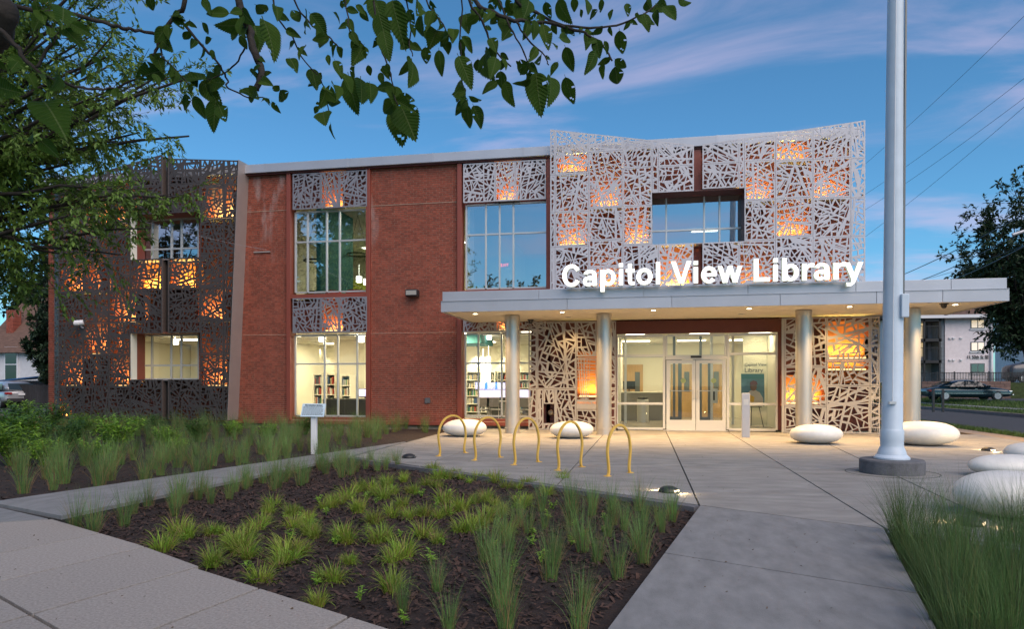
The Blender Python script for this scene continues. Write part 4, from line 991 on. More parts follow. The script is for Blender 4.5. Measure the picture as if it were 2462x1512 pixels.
# ================================================================== plaza furniture
def on_ground(u, v): return gnd(u, v)
hoops = [((1055, 1097), (1118, 1089), 997, 'farthest left of the five yellow bike hoops, in front of the first white pebble seat'),
         ((1141, 1107), (1202, 1100), 1001, 'second yellow bike hoop from the planting path'),
         ((1236, 1118), (1294, 1111), 1003, 'middle one of the five yellow bike hoops'),
         ((1341, 1131), (1398, 1123), 1011, 'fourth yellow bike hoop, in front of the second white pebble seat'),
         ((1461, 1145), (1514, 1137), 1019, 'nearest yellow bike hoop, closest to the entrance doors')]
for (a, b_, vt, lb) in hoops:
    p, q = gnd(*a), gnd(*b_); c = (p + q) / 2; w_ = (q - p).length; dirv = (q - p).normalized()
    um = (a[0] + b_[0]) / 2; dd = (c - Vector((0, 0, 0))).dot(Vector((-ST, CT, 0)))
    Ht = HC - (vt - HOR) * dd / FPX
    t = empty('bike_rack', c, math.atan2(dirv.y, dirv.x))
    pts = []; hw_ = w_ / 2
    prof = [(-1.0, 0), (-1.02, .012), (-.93, .05), (-.88, .12)]
    prof = [(-1.06, 0.0), (-.98, .03), (-.94, .09), (-.955, .2), (-1.02, .34), (-1.06, .47), (-1.03, .60), (-.93, .74), (-.74, .86), (-.50, .945), (-.24, .988), (-.08, 1.0)]
    prof = prof + [(-x_, z_) for x_, z_ in reversed(prof)]
    pts = [(x_ * hw_ * .98, 0, z_ * (Ht - .02)) for x_, z_ in prof]
    # smooth the profile (Catmull-Rom)
    sm = []
    for i in range(len(pts) - 1):
        p0, p1, p2, p3 = [Vector(pts[max(0, min(len(pts) - 1, j))]) for j in (i - 1, i, i + 1, i + 2)]
        for k in range(4):
            s_ = k / 4; sm.append(.5 * ((2 * p1) + (p2 - p0) * s_ + (2 * p0 - 5 * p1 + 4 * p2 - p3) * s_ * s_ + (3 * p1 - p0 - 3 * p2 + p3) * s_ ** 3))
    sm.append(Vector(pts[-1]))
    MB().tube(sm, .026, 4).build('hoop', M['yellow'], t, bevel=.006)
    for s_ in (-1, 1): MB().lathe([(.06, 0), (.06, .006), (.02, .008)], c=(s_ * hw_ * 1.04, 0, 0), k=16).build('foot_plate', M['yellow'], t)
    tag(t, lb, 'bike rack', 'yellow bike hoops on the plaza')
def pebble(u, vb, w_, h, d_, lb, rz=0, depth=None):
    p = gnd(u, vb) if depth is None else depth
    n1, n2 = 20, 40; mb = MB(); prof = []
    for i in range(n1 + 1):
        t_ = math.pi * i / n1; r = math.sin(t_) ** .82; z = -math.cos(t_)
        prof.append((r, z * (1 if z > 0 else .95)))
    o = 0; vs = []; fs = []
    for r, z in prof:
        for j in range(n2):
            q = 2 * math.pi * j / n2; e = 1 + .05 * math.cos(q) + .02 * math.cos(2 * q + 1)
            vs.append((r * math.cos(q) * e * w_ / 2, r * math.sin(q) * e * d_ / 2, max(.0, h * .47 + z * h * .5 + .03 * h * math.cos(q) * r * (z + 1) * .5)))
    for i in range(n1):
        for j in range(n2): fs.append((i * n2 + j, i * n2 + (j + 1) % n2, (i + 1) * n2 + (j + 1) % n2, (i + 1) * n2 + j))
    ob = mb.add(vs, fs).build('pebble_seat', M['pebble'], smooth=True); ob.location = p; ob.rotation_euler = (0, 0, rz)
    tag(ob, lb, 'pebble seat', 'white pebble seats'); return ob
pebble(1114, 1049, 1.17, .47, .95, 'smooth white pebble seat behind the two farthest yellow bike hoops', .1)
pebble(1371, 1053, 1.12, .45, .95, 'smooth white pebble seat behind the fourth yellow bike hoop', .1)
pebble(1958, 1066, 1.16, .46, 1.0, 'smooth white pebble seat in front of the canopy column beside the entrance', .1)
pebble(2212, 1070, 1.45, .56, 1.1, 'smooth white pebble seat behind the tall pole', -.25)
pebble(2474, 1112, .8, .36, .8, 'small white pebble seat cut by the picture edge beside the ground light', 0)
pebble(2425, 1146, 1.15, .34, .8, 'long low white pebble seat behind the biggest one', .12)
pebble(2424, 1240, 1.06, .48, 1.0, 'biggest white pebble seat, half hidden by the tall rushes', .1)
# dead leaves and grit lying on the paving
mb = MB(); rd = random.Random(12)
def litter(poly, n, z, s0, s1):
    xs = [p[0] for p in poly]; ys = [p[1] for p in poly]; k = 0
    while k < n:
        x, y = rd.uniform(min(xs), max(xs)), rd.uniform(min(ys), max(ys)); k += 1
        P_ = [(*q, None) for q in poly]; s_ = 0
        ins_ = False
        for i in range(len(poly)):
            x1, y1 = poly[i]; x2, y2 = poly[(i + 1) % len(poly)]
            if (y1 > y) != (y2 > y) and x < (x2 - x1) * (y - y1) / (y2 - y1) + x1: ins_ = not ins_
        if not ins_: continue
        a = rd.uniform(0, 6.28); L = rd.uniform(s0, s1); W = L * rd.uniform(.3, .6); c, s_ = math.cos(a), math.sin(a)
        mb.add([(x - c * L, y - s_ * L, z + .003), (x - s_ * W, y + c * W, z + .003 + rd.uniform(.001, .008)), (x + c * L, y + s_ * L, z + .003 + rd.uniform(0, .01)), (x + s_ * W, y - c * W, z + .003)], [(0, 1, 2, 3)])
litter(sp2, 260, .001, .004, .014); litter(wp, 120, .005, .004, .014); litter([(-5.6, 18.7), (8.9, 19), (6.5, 4.6), C_, B_], 420, .001, .004, .016)
tag(mb.build('litter', mat('dead_leaf', (.10, .065, .035), .9, var=.5, scale=20)), 'dead leaf bits and grit scattered over the concrete', 'litter', kind='stuff')
# flag pole
fp0 = gnd(2143, 1137); fpole = empty('flag_pole', fp0)
def lat(prof, name, m, parent, k=40, z=0, ang=30):
    me = MB().lathe(prof, k=k).mesh(name, m); smooth_by_angle(me, ang); return link(name, me, parent, loc=(0, 0, z))
lat([(.46, -.05), (.46, .19), (.445, .215), (.2, .222)], 'concrete_footing', M['dark_concrete'], fpole)
shaft = empty('shaft', (0, 0, 0)); shaft.parent = fpole; shaft.rotation_euler = (0, R(.45), 0)
sh = [(.255, .222), (.255, .245), (.235, .27), (.21, .29), (.20, .33), (.185, .37), (.168, .41), (.165, .43), (.165, .50), (.168, .52), (.168, .66), (.160, .68), (.152, .70), (.142, 3.0), (.125, 6.0), (.107, 9.0), (.1, 10.5), (.04, 10.6)]
lat(sh, 'pole_shaft', M['pole'], shaft)
MB().box(.11, .135, -.09, -.06, 2.6, 9.5).build('cable_channel', M['dark_grey'], shaft)
MB().tube([(-.05, -.17, 1.1), (-.045, -.155, 5), (-.03, -.125, 10.2)], .006, 5).build('halyard', M['white'], shaft); MB().box(-.1, .0, -.185, -.15, 1.08, 1.12).build('cleat', M['frame'], shaft)
MB().box(.06, .17, -.19, -.1, 2.42, 2.78).build('cleat_box', M['pole'], shaft, bevel=.012)
tag(fpole, 'tall blue grey flag pole on a round dark concrete footing', 'flag pole')
ring = MB(); rr = [(.66 * math.cos(t), .66 * math.sin(t), 0) for t in [2 * math.pi * k / 48 for k in range(49)]]
o = ring.tube(rr, .008, 4, caps=False).build('ring_joint', M['joint'], plaza); o.location = (fp0.x, fp0.y, -.003)
# door operator post
t = empty('door_post', gnd(1792, 1052)); MB().box(-.1, .1, -.06, .06, 0, 1.16).build('post_body', M['fascia'], t, bevel=.008); MB().box(-.06, .06, -.066, -.061, .85, 1.0).build('push_plate', M['frame'], t); tag(t, 'slim grey push button post in front of the right sidelight', 'post')
# ground lights
def puck(u, v, lb, power=0, rz=0.):
    p = gnd(u, v); t = empty('ground_light', p, rz)
    MB().lathe([(.13, 0), (.13, .02), (.11, .05), (.06, .075), (.0, .08)], k=24).build('dome', M['black'], t, smooth=True)
    for s_ in (-1, 1):
        MB().box(s_ * .115 - .012, s_ * .115 + .012, -.05, .05, .012, .035).build('lens', M['puck_lens'] if power else M['dark_grey'], t)
        if power: light('ground_light_lamp', 'SPOT', (s_ * .14, 0, .035), power, (1, .72, .36), t, rot=(0, R(-s_ * 84), 0), spot_size=R(120), spot_blend=.6, shadow_soft_size=.02)
    tag(t, lb, 'ground light', 'domed ground lights')
puck(983, 1101, 'unlit domed ground light at the bed edge near the farthest bike hoop')
puck(1607, 1183, 'lit domed ground light at the plaza edge near the walkway corner', 5, R(-35))
puck(2375, 1084, 'bright ground light on the tan strip beside the pebble seats', 7, R(-70))
puck(2330, 1262, 'lit ground light hidden under the biggest pebble seat by the rushes', 5, R(-30))
# information sign in the rear bed
s0 = gnd(755, 1088); t = empty('information_sign', s0)
MB().box(-.05, .05, -.05, .05, -.1, .72).build('sign_post', M['white'], t, bevel=.006)
bd = MB().box(-.25, .25, -.012, .012, -.14, .14).build('sign_board', mat('sign_board', (.55, .68, .78), .5), t); bd.location = (0, -.04, .86); bd.rotation_euler = (R(-22), 0, 0)
o = link('sign_heading', text_mesh('sign_heading', 'Bioretention System', .046, M['black'], .002, 'CENTER', offset=.0012), t, loc=(0, -.1, .955)); o.rotation_euler = (R(68), 0, 0); o.parent = bd; o.location = (0, -.015, .09); o.rotation_euler = (R(90), 0, 0)
tl_ = MB()
rn = random.Random(2)
for k in range(8):
    xx = -.22
    while xx < .2:
        ww = rn.uniform(.015, .05); tl_.box(xx, min(xx + ww, .225), -.0145, -.0122, .062 - k * .024, .072 - k * .024); xx += ww + .008
tl_.build('sign_text', M['black'], bd)
tag(t, 'pale blue Bioretention System notice board on a white post', 'notice board')
# ================================================================== grasses and shrubs
M['sedge'] = mat('sedge_blade', (.15, .32, .022), .6, var=.45, scale=5, objrand=.25, trans=.25, col2=(.28, .30, .04))
M['rush'] = mat('rush_blade', (.12, .22, .055), .6, var=.35, scale=6, objrand=.22, trans=.22)
M['rush_dark'] = mat('rush_dark_blade', (.065, .13, .03), .6, var=.4, scale=6, objrand=.3, trans=.2)
M['seed_stem'] = mat('seed_stem', (.11, .12, .035), .7, var=.4, scale=6, objrand=.3, trans=.2)
M['straw'] = mat('straw_blade', (.26, .17, .07), .7, var=.3, scale=6, objrand=.2, trans=.2)
M['leaf_bright'] = mat('shrub_leaf', (.20, .36, .035), .5, var=.4, scale=6, objrand=.2, trans=.25)
M['leaf_mid'] = mat('plant_leaf', (.08, .17, .03), .5, var=.4, scale=6, objrand=.2, trans=.25)
def blades(n, h, spread, lean, width, seed, seg=4, droop=.25, hvar=.35):
    rnd = random.Random(seed); mb = MB()
    for _ in range(n):
        a = rnd.uniform(0, 2 * math.pi); r0 = spread * rnd.random() ** .5
        bx, by = r0 * math.cos(a), r0 * math.sin(a)
        a2 = a + rnd.gauss(0, .6); L = h * rnd.uniform(1 - hvar, 1 + hvar * .5); le = abs(rnd.gauss(0, lean)) + lean * .35
        dx, dy = math.cos(a2), math.sin(a2); tw = a2 + math.pi / 2 + rnd.gauss(0, .7); sx, sy = math.cos(tw), math.sin(tw)
        vs = []; x, y, z = bx, by, -.02; ang = le * .35
        for k in range(seg + 1):
            t = k / seg; w_ = width * (1 - t ** 1.6) * (.7 + .6 * t * (1 - t)) * rnd.uniform(.9, 1.1)
            if k < seg: vs += [(x - sx * w_, y - sy * w_, z), (x + sx * w_, y + sy * w_, z)]
            else: vs.append((x, y, z))
            st = L / seg; x += dx * math.sin(ang) * st; y += dy * math.sin(ang) * st; z += math.cos(ang) * st
            ang += (le * 1.0 + droop * t) / seg * 1.2
        fs = [(2 * k, 2 * k + 1, 2 * k + 3, 2 * k + 2) for k in range(seg - 1)] + [(2 * seg - 2, 2 * seg - 1, 2 * seg)]
        mb.add(vs, fs)
    return mb
SEDGE = [(blades(105, .215, .055, .95, .0048, s_, droop=.6).mesh('blades', M['sedge']), blades(30, .23, .06, .9, .003, s_ + 50, droop=.7).mesh('dry_blades', M['straw'])) for s_ in range(6)]
RUSH = [(blades(100, .46, .05, .34, .0018, 20 + s_, seg=4, droop=.12, hvar=.5).mesh('blades', M['rush']), blades(30, .40, .06, .5, .0019, 70 + s_, droop=.3).mesh('dry_blades', M['straw'])) for s_ in range(6)]
RUSHN = [(blades(210, .80, .09, .32, .0017, 120 + s_, seg=6, droop=.22, hvar=.5).mesh('blades', M['rush']), blades(34, .92, .08, .34, .0016, 170 + s_, seg=6, droop=.5).mesh('seed_stems', M['straw'])) for s_ in range(4)]
for _a, _b in RUSHN: _a.materials[0] = M['rush_dark']; _b.materials[0] = M['seed_stem']
def clump(name, kind, p, s_, label, cat, group, rnd):
    t = empty(name, p, rnd.uniform(0, 6.28)); t.scale = (s_ * rnd.uniform(.9, 1.1), s_ * rnd.uniform(.9, 1.1), s_)
    a, b_ = rnd.choice(kind); link('blades', a, t); link(b_.name.split('.')[0], b_, t)
    tag(t, label, cat, group); return t
rnd = random.Random(8)
A_ = [(1140,220),(1310,250),(1545,290),(960,295),(1210,270),(1395,305),(850,335),(1110,325),(1030,375),(660,365),(830,410),(1240,420),(1500,430),(1640,345),(1810,320),(1720,350),(2020,300),(1915,385),(1740,465),(1790,420),(545,440),(425,475),(650,465),(750,575),(950,470),(880,530),(1070,520),(1250,515),(1340,490),(1500,565),(1590,535),(90,470),(210,520),(310,580),(30,575),(330,650),(580,695),(820,685),(1085,660),(1330,630),(180,850),(260,760),(600,845),(890,835),(40,975),(500,965),(390,1115),(880,1020),(1650,665),(1560,450)]
B2 = [(1080,995),(1170,880),(1390,885),(1410,1085),(1640,905),(1520,965),(1700,860),(1600,1000)]
SP = [(623.3 + .3617 * x, 1050.7 + .3617 * y) for x, y in A_] + [(.3639 * x, 961.7 + .3639 * y) for x, y in B2]
rx_ = random.Random(21); SP += [(u + rx_.uniform(-34, 34), v + rx_.uniform(-16, 16)) for u, v in SP if rx_.random() < .75] + [(u + rx_.uniform(-26, 26), v + rx_.uniform(-12, 12)) for u, v in SP if rx_.random() < .6]
for u, v in SP:
    clump('sedge_clump', SEDGE, gnd(u, v, -.06), rnd.choice((.6, .75, .85, .95, 1.1)) * rnd.uniform(.9, 1.12), 'low bright green sedge clump with reddish tips in the dark mulch of the front bed', 'sedge', 'low sedge clumps in the front bed', rnd)
def inside(x, y, poly):
    c = False; n = len(poly)
    for i in range(n):
        x1, y1 = poly[i]; x2, y2 = poly[(i + 1) % n]
        if (y1 > y) != (y2 > y) and x < (x2 - x1) * (y - y1) / (y2 - y1) + x1: c = not c
    return c
def scatter(polypx, n, mind, seed):
    r = random.Random(seed); out = []; us = [p[0] for p in polypx]; vs = [p[1] for p in polypx]; k = 0
    P = [G(*p) for p in polypx]; xs = [p[0] for p in P]; ys = [p[1] for p in P]
    while len(out) < n and k < 20000:
        k += 1; x, y = r.uniform(min(xs), max(xs)), r.uniform(min(ys), max(ys))
        if inside(x, y, P) and all((x - a) ** 2 + (y - b_) ** 2 > mind ** 2 for a, b_ in out): out.append((x, y))
    return out
# rushes: along the path, at the walkway corner, in the rear bed, at the wall, right-hand bed
for x, y in scatter([(165, 1256), (250, 1275), (480, 1215), (700, 1160), (960, 1118), (975, 1105), (820, 1103), (560, 1158)], 46, .24, 1):
    clump('rush_clump', RUSH, (x, y, -.06), rnd.uniform(.75, 1.1), 'blue green upright rush clump along the narrow path beside the front bed', 'rush', 'rushes along the narrow path', rnd)
for x, y in scatter([(1330, 1195), (1660, 1222), (1560, 1340), (1400, 1500), (1000, 1505), (930, 1440), (1090, 1370), (1170, 1290)], 40, .28, 2):
    clump('rush_clump', RUSH, (x, y, -.06), rnd.uniform(.6, 1.15), 'fine upright rush clump in the corner of the front bed by the walkway', 'rush', 'rushes in the walkway corner of the front bed', rnd)
for x, y in scatter([(10, 1190), (330, 1160), (800, 1090), (940, 1060), (900, 1045), (500, 1085), (150, 1110), (0, 1120)], 70, .30, 3):
    clump('rush_clump', RUSH, (x, y, -.03), rnd.uniform(.9, 1.5), 'upright rush clump at the front of the rear mulch bed', 'rush', 'rushes at the front of the rear bed', rnd)
for x, y in scatter([(90, 1085), (600, 1070), (1030, 1040), (1040, 1018), (560, 1018), (90, 1030)], 130, .30, 4):
    clump('rush_clump', RUSH, (x, y, -.03), rnd.uniform(.9, 1.6), 'rush clump at the foot of the brick wall', 'rush', 'rushes at the foot of the brick wall', rnd)
right_rush = [(2160, 1300), (2230, 1320), (2300, 1330), (2390, 1345), (2190, 1370), (2260, 1390), (2340, 1410), (2430, 1400), (2230, 1450), (2310, 1480), (2400, 1490), (2470, 1480), (2270, 1520), (2360, 1540), (2450, 1560), (2510, 1350), (2530, 1430), (2440, 1320), (2170, 1330), (2215, 1400), (2300, 1370), (2375, 1445), (2480, 1330), (2290, 1570), (2420, 1610), (2330, 1630)]
for u, v in right_rush:
    p = gnd(u, v, -.06); clump('rush_clump', RUSHN, (p.x, p.y, -.06), rnd.uniform(.68, .95), 'tall dark rush clump with seed heads right of the walkway', 'rush', 'tall rushes right of the walkway', rnd)
# small weeds in the mulch
def leafy(n, h, spread, ll, lw, seed, m, stems=6, whorl=False):
    r = random.Random(seed); mb = MB()
    for _ in range(stems):
        a = r.uniform(0, 6.28); R0 = spread * r.random() ** .6; hh = h * r.uniform(.6, 1.1)
        tip = Vector((R0 * math.cos(a), R0 * math.sin(a), hh)); base = tip * .15; base.z = 0
        mb.tube([base, base.lerp(tip, .5) + Vector((0, 0, .03 * h)), tip], [.004, .003, .002], 4, caps=False)
        for k in range(n):
            t = r.uniform(.35, 1.02); q = base.lerp(tip, t); b_ = r.uniform(0, 6.28); el = r.uniform(-.35, .6)
            d = Vector((math.cos(b_) * math.cos(el), math.sin(b_) * math.cos(el), math.sin(el))); L = ll * r.uniform(.6, 1.15)
            s_ = d.cross(Vector((0, 0, 1))).normalized(); up = s_.cross(d).normalized(); W = lw * r.uniform(.7, 1.1)
            p0 = q; p1 = q + d * L * .45 + up * .05 * L; p2 = q + d * L - up * .12 * L
            mb.add([p0, p1 + s_ * W - up * .2 * W, p2, p1 - s_ * W - up * .2 * W, p1], [(0, 1, 4), (1, 2, 4), (2, 3, 4), (3, 0, 4)])
    return mb.mesh('foliage', m)
WEED = [leafy(7, .10, .05, .05, .012, 300 + i, M['leaf_bright'], stems=3) for i in range(3)]
for x, y in scatter([(330, 1310), (800, 1180), (1300, 1180), (1500, 1250), (1200, 1450), (950, 1480), (640, 1400)], 46, .3, 6):
    t = empty('weed_seedling', (x, y, -.07), rnd.uniform(0, 6)); t.scale = [rnd.uniform(.7, 1.2)] * 3; link('foliage', rnd.choice(WEED), t); tag(t, 'small leafy seedling growing between the sedge clumps', 'seedling', 'seedlings in the front bed')
SHRUB = [leafy(30, .75, .55, .15, .028, 320 + i, M['leaf_bright'], stems=34) for i in range(2)] + [leafy(30, .7, .5, .13, .026, 330, M['leaf_mid'], stems=34)]
for u, v, k, s_, lb in ((285, 1085, 0, .95, 'bright green leafy shrub in the rear bed before the dark screen'), (30, 1120, 1, 1.0, 'yellow green leafy shrub cut by the left picture edge'), (475, 1062, 2, .75, 'dark leafy shrub before the slanting metal fin'),
                        (640, 1060, 0, .55, 'small leafy shrub left of the notice board'), (735, 1045, 2, .75, 'small dark shrub right behind the notice board'), (120, 1040, 2, 1.15, 'large leafy shrub at the left corner of the dark screen'),
                        (200, 1048, 1, .8, 'low leafy shrub under the left part of the dark screen'), (25, 1045, 2, 1.1, 'dense green shrub near the parked grey car'), (330, 1040, 0, .6, 'small bright shrub touching the bottom of the dark screen'),
                        (80, 1075, 0, .95, 'bright shrub between the edge shrub and the dark screen corner'), (165, 1085, 2, .9, 'dark green shrub in the middle of the left planting'), (400, 1075, 1, .6, 'low bright shrub beside the dark leafy one'), (560, 1050, 0, .55, 'low leafy shrub below the slanting fin'), (230, 1110, 1, .55, 'small yellow green shrub low in the left planting'), (105, 1120, 0, .6, 'small bright shrub behind the front rushes of the left planting'), (370, 1050, 2, .8, 'round dark shrub under the lower window of the dark screen'), (430, 1095, 0, .45, 'tiny bright shrub near the narrow path'), (10, 1080, 0, 1.1, 'big bright shrub at the very left behind the yellow green one'), (60, 1022, 1, 1.1, 'tall green shrub farthest from the walkway before the parked car')):
    t = empty('shrub', gnd(u, v, -.04), u); t.scale = (s_, s_, s_); link('foliage', SHRUB[k], t); tag(t, lb, 'shrub', 'leafy shrubs in the rear bed')
# mulch chips
mb = MB(); r = random.Random(5)
def chips(poly, n, z, smin=.008, smax=.03):
    xs = [p[0] for p in poly]; ys = [p[1] for p in poly]; k = 0
    while k < n:
        x, y = r.uniform(min(xs), max(xs)), r.uniform(min(ys), max(ys))
        if not inside(x, y, poly): continue
        k += 1; a = r.uniform(0, 6.28); L = r.uniform(smin, smax); W = L * r.uniform(.2, .5); t = r.gauss(0, .35); c, s_ = math.cos(a), math.sin(a)
        zz = z + r.uniform(.0, .02) + .035 * mnoise.noise(Vector((x, y, z)) * 1.3) + .018 * mnoise.noise(Vector((x, y, z)) * 4)
        mb.add([(x - c * L - s_ * W, y - s_ * L + c * W, zz - t * L), (x + c * L - s_ * W, y + s_ * L + c * W, zz + t * L), (x + c * L + s_ * W, y + s_ * L - c * W, zz + t * L + .004), (x - c * L + s_ * W, y - s_ * L - c * W, zz - t * L + .004)], [(0, 1, 2, 3)])
chips(front_bed, 20000, -.066); chips([(-9.5, 8), (-7.6, 7.2), (-6.1, 14.5), (-6.4, 17), (-12, 16), (-16, 11)], 5000, -.034)
o = mb.build('mulch_chips', M['chip']); tag(o, 'loose dark brown wood chips covering the planting beds', 'mulch', kind='stuff')
# lawn grass: verge strips on the right, rough grass at far left
M['turf'] = mat('turf_blade', (.075, .13, .022), .7, var=.4, scale=3, trans=.2)
mb = MB(); r = random.Random(9)
def turf(x0, x1, y0, y1, zf, n, h=.1, w_=.012):
    for _ in range(n):
        x, y = r.uniform(x0, x1), y0 + (y1 - y0) * r.random() ** 1.6; z = zf(x); a = r.uniform(0, 6.28); hh = h * r.uniform(.5, 1.4); lx, ly = r.gauss(0, .4) * hh, r.gauss(0, .4) * hh
        mb.add([(x - math.cos(a) * w_, y - math.sin(a) * w_, z - .01), (x + math.cos(a) * w_, y + math.sin(a) * w_, z - .01), (x + lx, y + ly, z + hh)], [(0, 1, 2)])
turf(9.9, 10.55, 14, 40, lambda x: -.01, 9000, .08); turf(17.2, 18.6, 26, 70, lambda x: .02 + (x - 17.2) * .057, 9000, .1, .016); turf(19.7, 22.6, 28, 75, lambda x: .11 + (x - 19.7) * .072, 12000, .14, .02)
o = mb.build('verge_grass', M['turf']); tag(o, 'mown green grass on the verges beside the road', 'grass', kind='stuff')
mb = MB(); turf(-26, -17, 17, 23.5, lambda x: -.05, 9000, .3, .012)
o = mb.build('rough_grass', mat('dry_turf', (.20, .19, .05), .8, var=.4, scale=3)); tag(o, 'rough yellow green grass left of the dark screen', 'grass', kind='stuff')

# ================================================================== trees
def tree(name, base, trunk_h, trunk_r, crown_c, crown_r, n_limb, n_twig, leaves_per, leaf, seed, m_leaf, m_bark, label, dens=1.0, droop=.0, lw=.45, twig_r=.006, keep=None):
    r = random.Random(seed); base = Vector(base); C = Vector(crown_c); Rr = Vector(crown_r)
    wood = MB(); fol = MB()
    fork = base + Vector((0, 0, trunk_h))
    wood.tube([base - Vector((0, 0, .1)), base + Vector((trunk_r * .3, 0, trunk_h * .4)), fork], [trunk_r * 1.35, trunk_r, trunk_r * .8], 10)
    def rp(rmin, rmax):
        while True:
            v = Vector((r.uniform(-1, 1), r.uniform(-1, 1), r.uniform(-1, 1)))
            if rmin < v.length < rmax: return Vector((C.x + v.x * Rr.x, C.y + v.y * Rr.y, C.z + v.z * Rr.z))
    def leafy_twig(p, d, L):
        pts = [p, p + d * L * .5 + Vector((0, 0, -droop * L * .1)), p + d * L + Vector((0, 0, -droop * L * .4))]
        wood.tube(pts, [twig_r, twig_r * .7, twig_r * .4], 3, caps=False)
        for k in range(leaves_per):
            t = r.uniform(.1, 1.05); q = pts[0].lerp(pts[2], t) if t > .5 else pts[0].lerp(pts[1], t * 2)
            ld = (d * .6 + Vector((r.gauss(0, .7), r.gauss(0, .7), r.gauss(-.25 - droop * .4, .5)))).normalized(); l_ = leaf * r.uniform(.6, 1.2)
            s_ = ld.cross(Vector((r.gauss(0, .5), r.gauss(0, .5), 1))).normalized() * l_ * lw * .5; m_ = q + ld * l_ * .5; n_ = s_.cross(ld) * .35
            fol.add([q, m_ + s_ + n_, q + ld * l_, m_ - s_ + n_], [(0, 1, 2), (0, 2, 3)])
    for i in range(n_limb):
        end = rp(.3, 1.0); st = base.lerp(fork, r.uniform(.75, 1.0)) if r.random() < .5 else fork
        mid = st.lerp(end, .5) + Vector((r.gauss(0, .3), r.gauss(0, .3), r.uniform(.2, .9)))
        if keep and not keep(end): continue
        n_ = 9; pts = []
        for k in range(n_ + 1):
            t = k / n_; pts.append(st * (1 - t) ** 2 + mid * 2 * t * (1 - t) + end * t * t + Vector((r.gauss(0, .05), r.gauss(0, .05), r.gauss(0, .05))) * (1 if 0 < k else 0))
        lr = trunk_r * r.uniform(.22, .45)
        wood.tube(pts, [lr * (1 - .9 * k / n_) + .006 for k in range(n_ + 1)], 6, caps=False)
        for j in range(n_twig):
            t = r.uniform(.3, 1.0); k = min(int(t * n_), n_ - 1); p = pts[k].lerp(pts[k + 1], t * n_ - k)
            d = ((pts[k + 1] - pts[k]).normalized() * .9 + Vector((r.gauss(0, .8), r.gauss(0, .8), r.gauss(.1 - droop * .3, .6)))).normalized()
            L = r.uniform(.5, 1.3) * min(Rr) * .32
            q = p + d * L
            wood.tube([p, p.lerp(q, .5) + Vector((0, 0, .04)), q], [twig_r * 2, twig_r * 1.5, twig_r], 4, caps=False)
            for z in range(max(1, int(5 * dens))):
                tt = r.uniform(.2, 1.0); d2 = (d + Vector((r.gauss(0, .7), r.gauss(0, .7), r.gauss(-.1 - droop * .3, .6)))).normalized()
                leafy_twig(p.lerp(q, tt), d2, L * r.uniform(.35, .7))
    t = empty(name, base)
    inv = Matrix.Translation(-base)
    for mbx, nm, m_ in ((wood, 'trunk', m_bark), (fol, 'crown', m_leaf)):
        mbx.v = [(x - base.x, y - base.y, z - base.z) for x, y, z in mbx.v]
        o = mbx.build(nm, m_, t, smooth=(nm == 'trunk'))
    tag(t, label, 'tree'); return t
M['bark'] = mat('bark', (.022, .017, .014), .9, var=.4, scale=10, bump=.6, bscale=30)
M['ash_leaf'] = mat('ash_leaf', (.13, .22, .036), .55, var=.5, scale=2.0, trans=.3)
M['maple_leaf'] = mat('maple_leaf', (.020, .045, .014), .6, var=.4, scale=1.2, trans=.15)
M['dark_leaf'] = mat('dark_leaf', (.02, .045, .018), .6, var=.4, scale=1., trans=.15)
def camp(x, d, z): return Vector((x * CT - d * ST, x * ST + d * CT, z))
tree('ash_tree', camp(-13.5, 12.5, -.05), 3.4, .24, camp(-9.15, 12.5, 6.7), (3.6, 2.5, 4.0), 115, 14, 13, .13, 31, M['ash_leaf'], M['bark'], 'fine leaved tree hanging over the dark metal screen', droop=.55, lw=.36, twig_r=.0035)
tree('dark_tree', (-37, 38, -.05), 2.2, .25, (-35.4, 37, 4.6), (1.3, 1.5, 4.6), 40, 11, 9, .28, 32, M['dark_leaf'], M['bark'], 'dense dark tree behind the house left of the dark screen')
tree('dark_tree', (-47, 52, -.05), 3, .3, (-47, 52, 10), (8, 4, 7.5), 60, 12, 9, .5, 36, M['dark_leaf'], M['bark'], 'tall dark tree rising over the brown roof')
mt = at(2480, 640, 44); tree('maple_tree', (mt.x, mt.y, .3), 3.0, .28, (mt.x + .4, mt.y, 9.1), (4.9, 4.2, 5.6), 80, 12, 11, .34, 33, M['maple_leaf'], M['bark'], 'dark maple tree in front of the apartment block')
st_ = at(2236, 830, 66); tree('street_tree', (st_.x - .6, st_.y, 1.5), 1.6, .12, (st_.x - .6, st_.y, 5.2), (1.9, 1.5, 2.6), 24, 8, 8, .25, 34, M['ash_leaf'], M['bark'], 'slender young tree in front of the apartment balconies')
# street trees behind the camera: they stand in the window reflections
tree('street_tree', (-22, -10, 0), 4, .35, (-22, -10, 11), (8, 5, 8.5), 70, 12, 9, .55, 41, M['dark_leaf'], M['bark'], 'broad street tree mirrored in the upper window left of the brick pier')
tree('street_tree', (-12.5, -24, 0), 3.5, .3, (-12.5, -24, 7.2), (4.0, 4, 5), 36, 10, 8, .42, 42, M['dark_leaf'], M['bark'], 'street tree mirrored in the tall window beside the silver screen')
tree('street_tree', (-42, -12, 0), 4, .35, (-42, -12, 10), (8, 6, 8), 40, 10, 8, .5, 43, M['dark_leaf'], M['bark'], 'broad street tree mirrored in the windows of the dark screen')
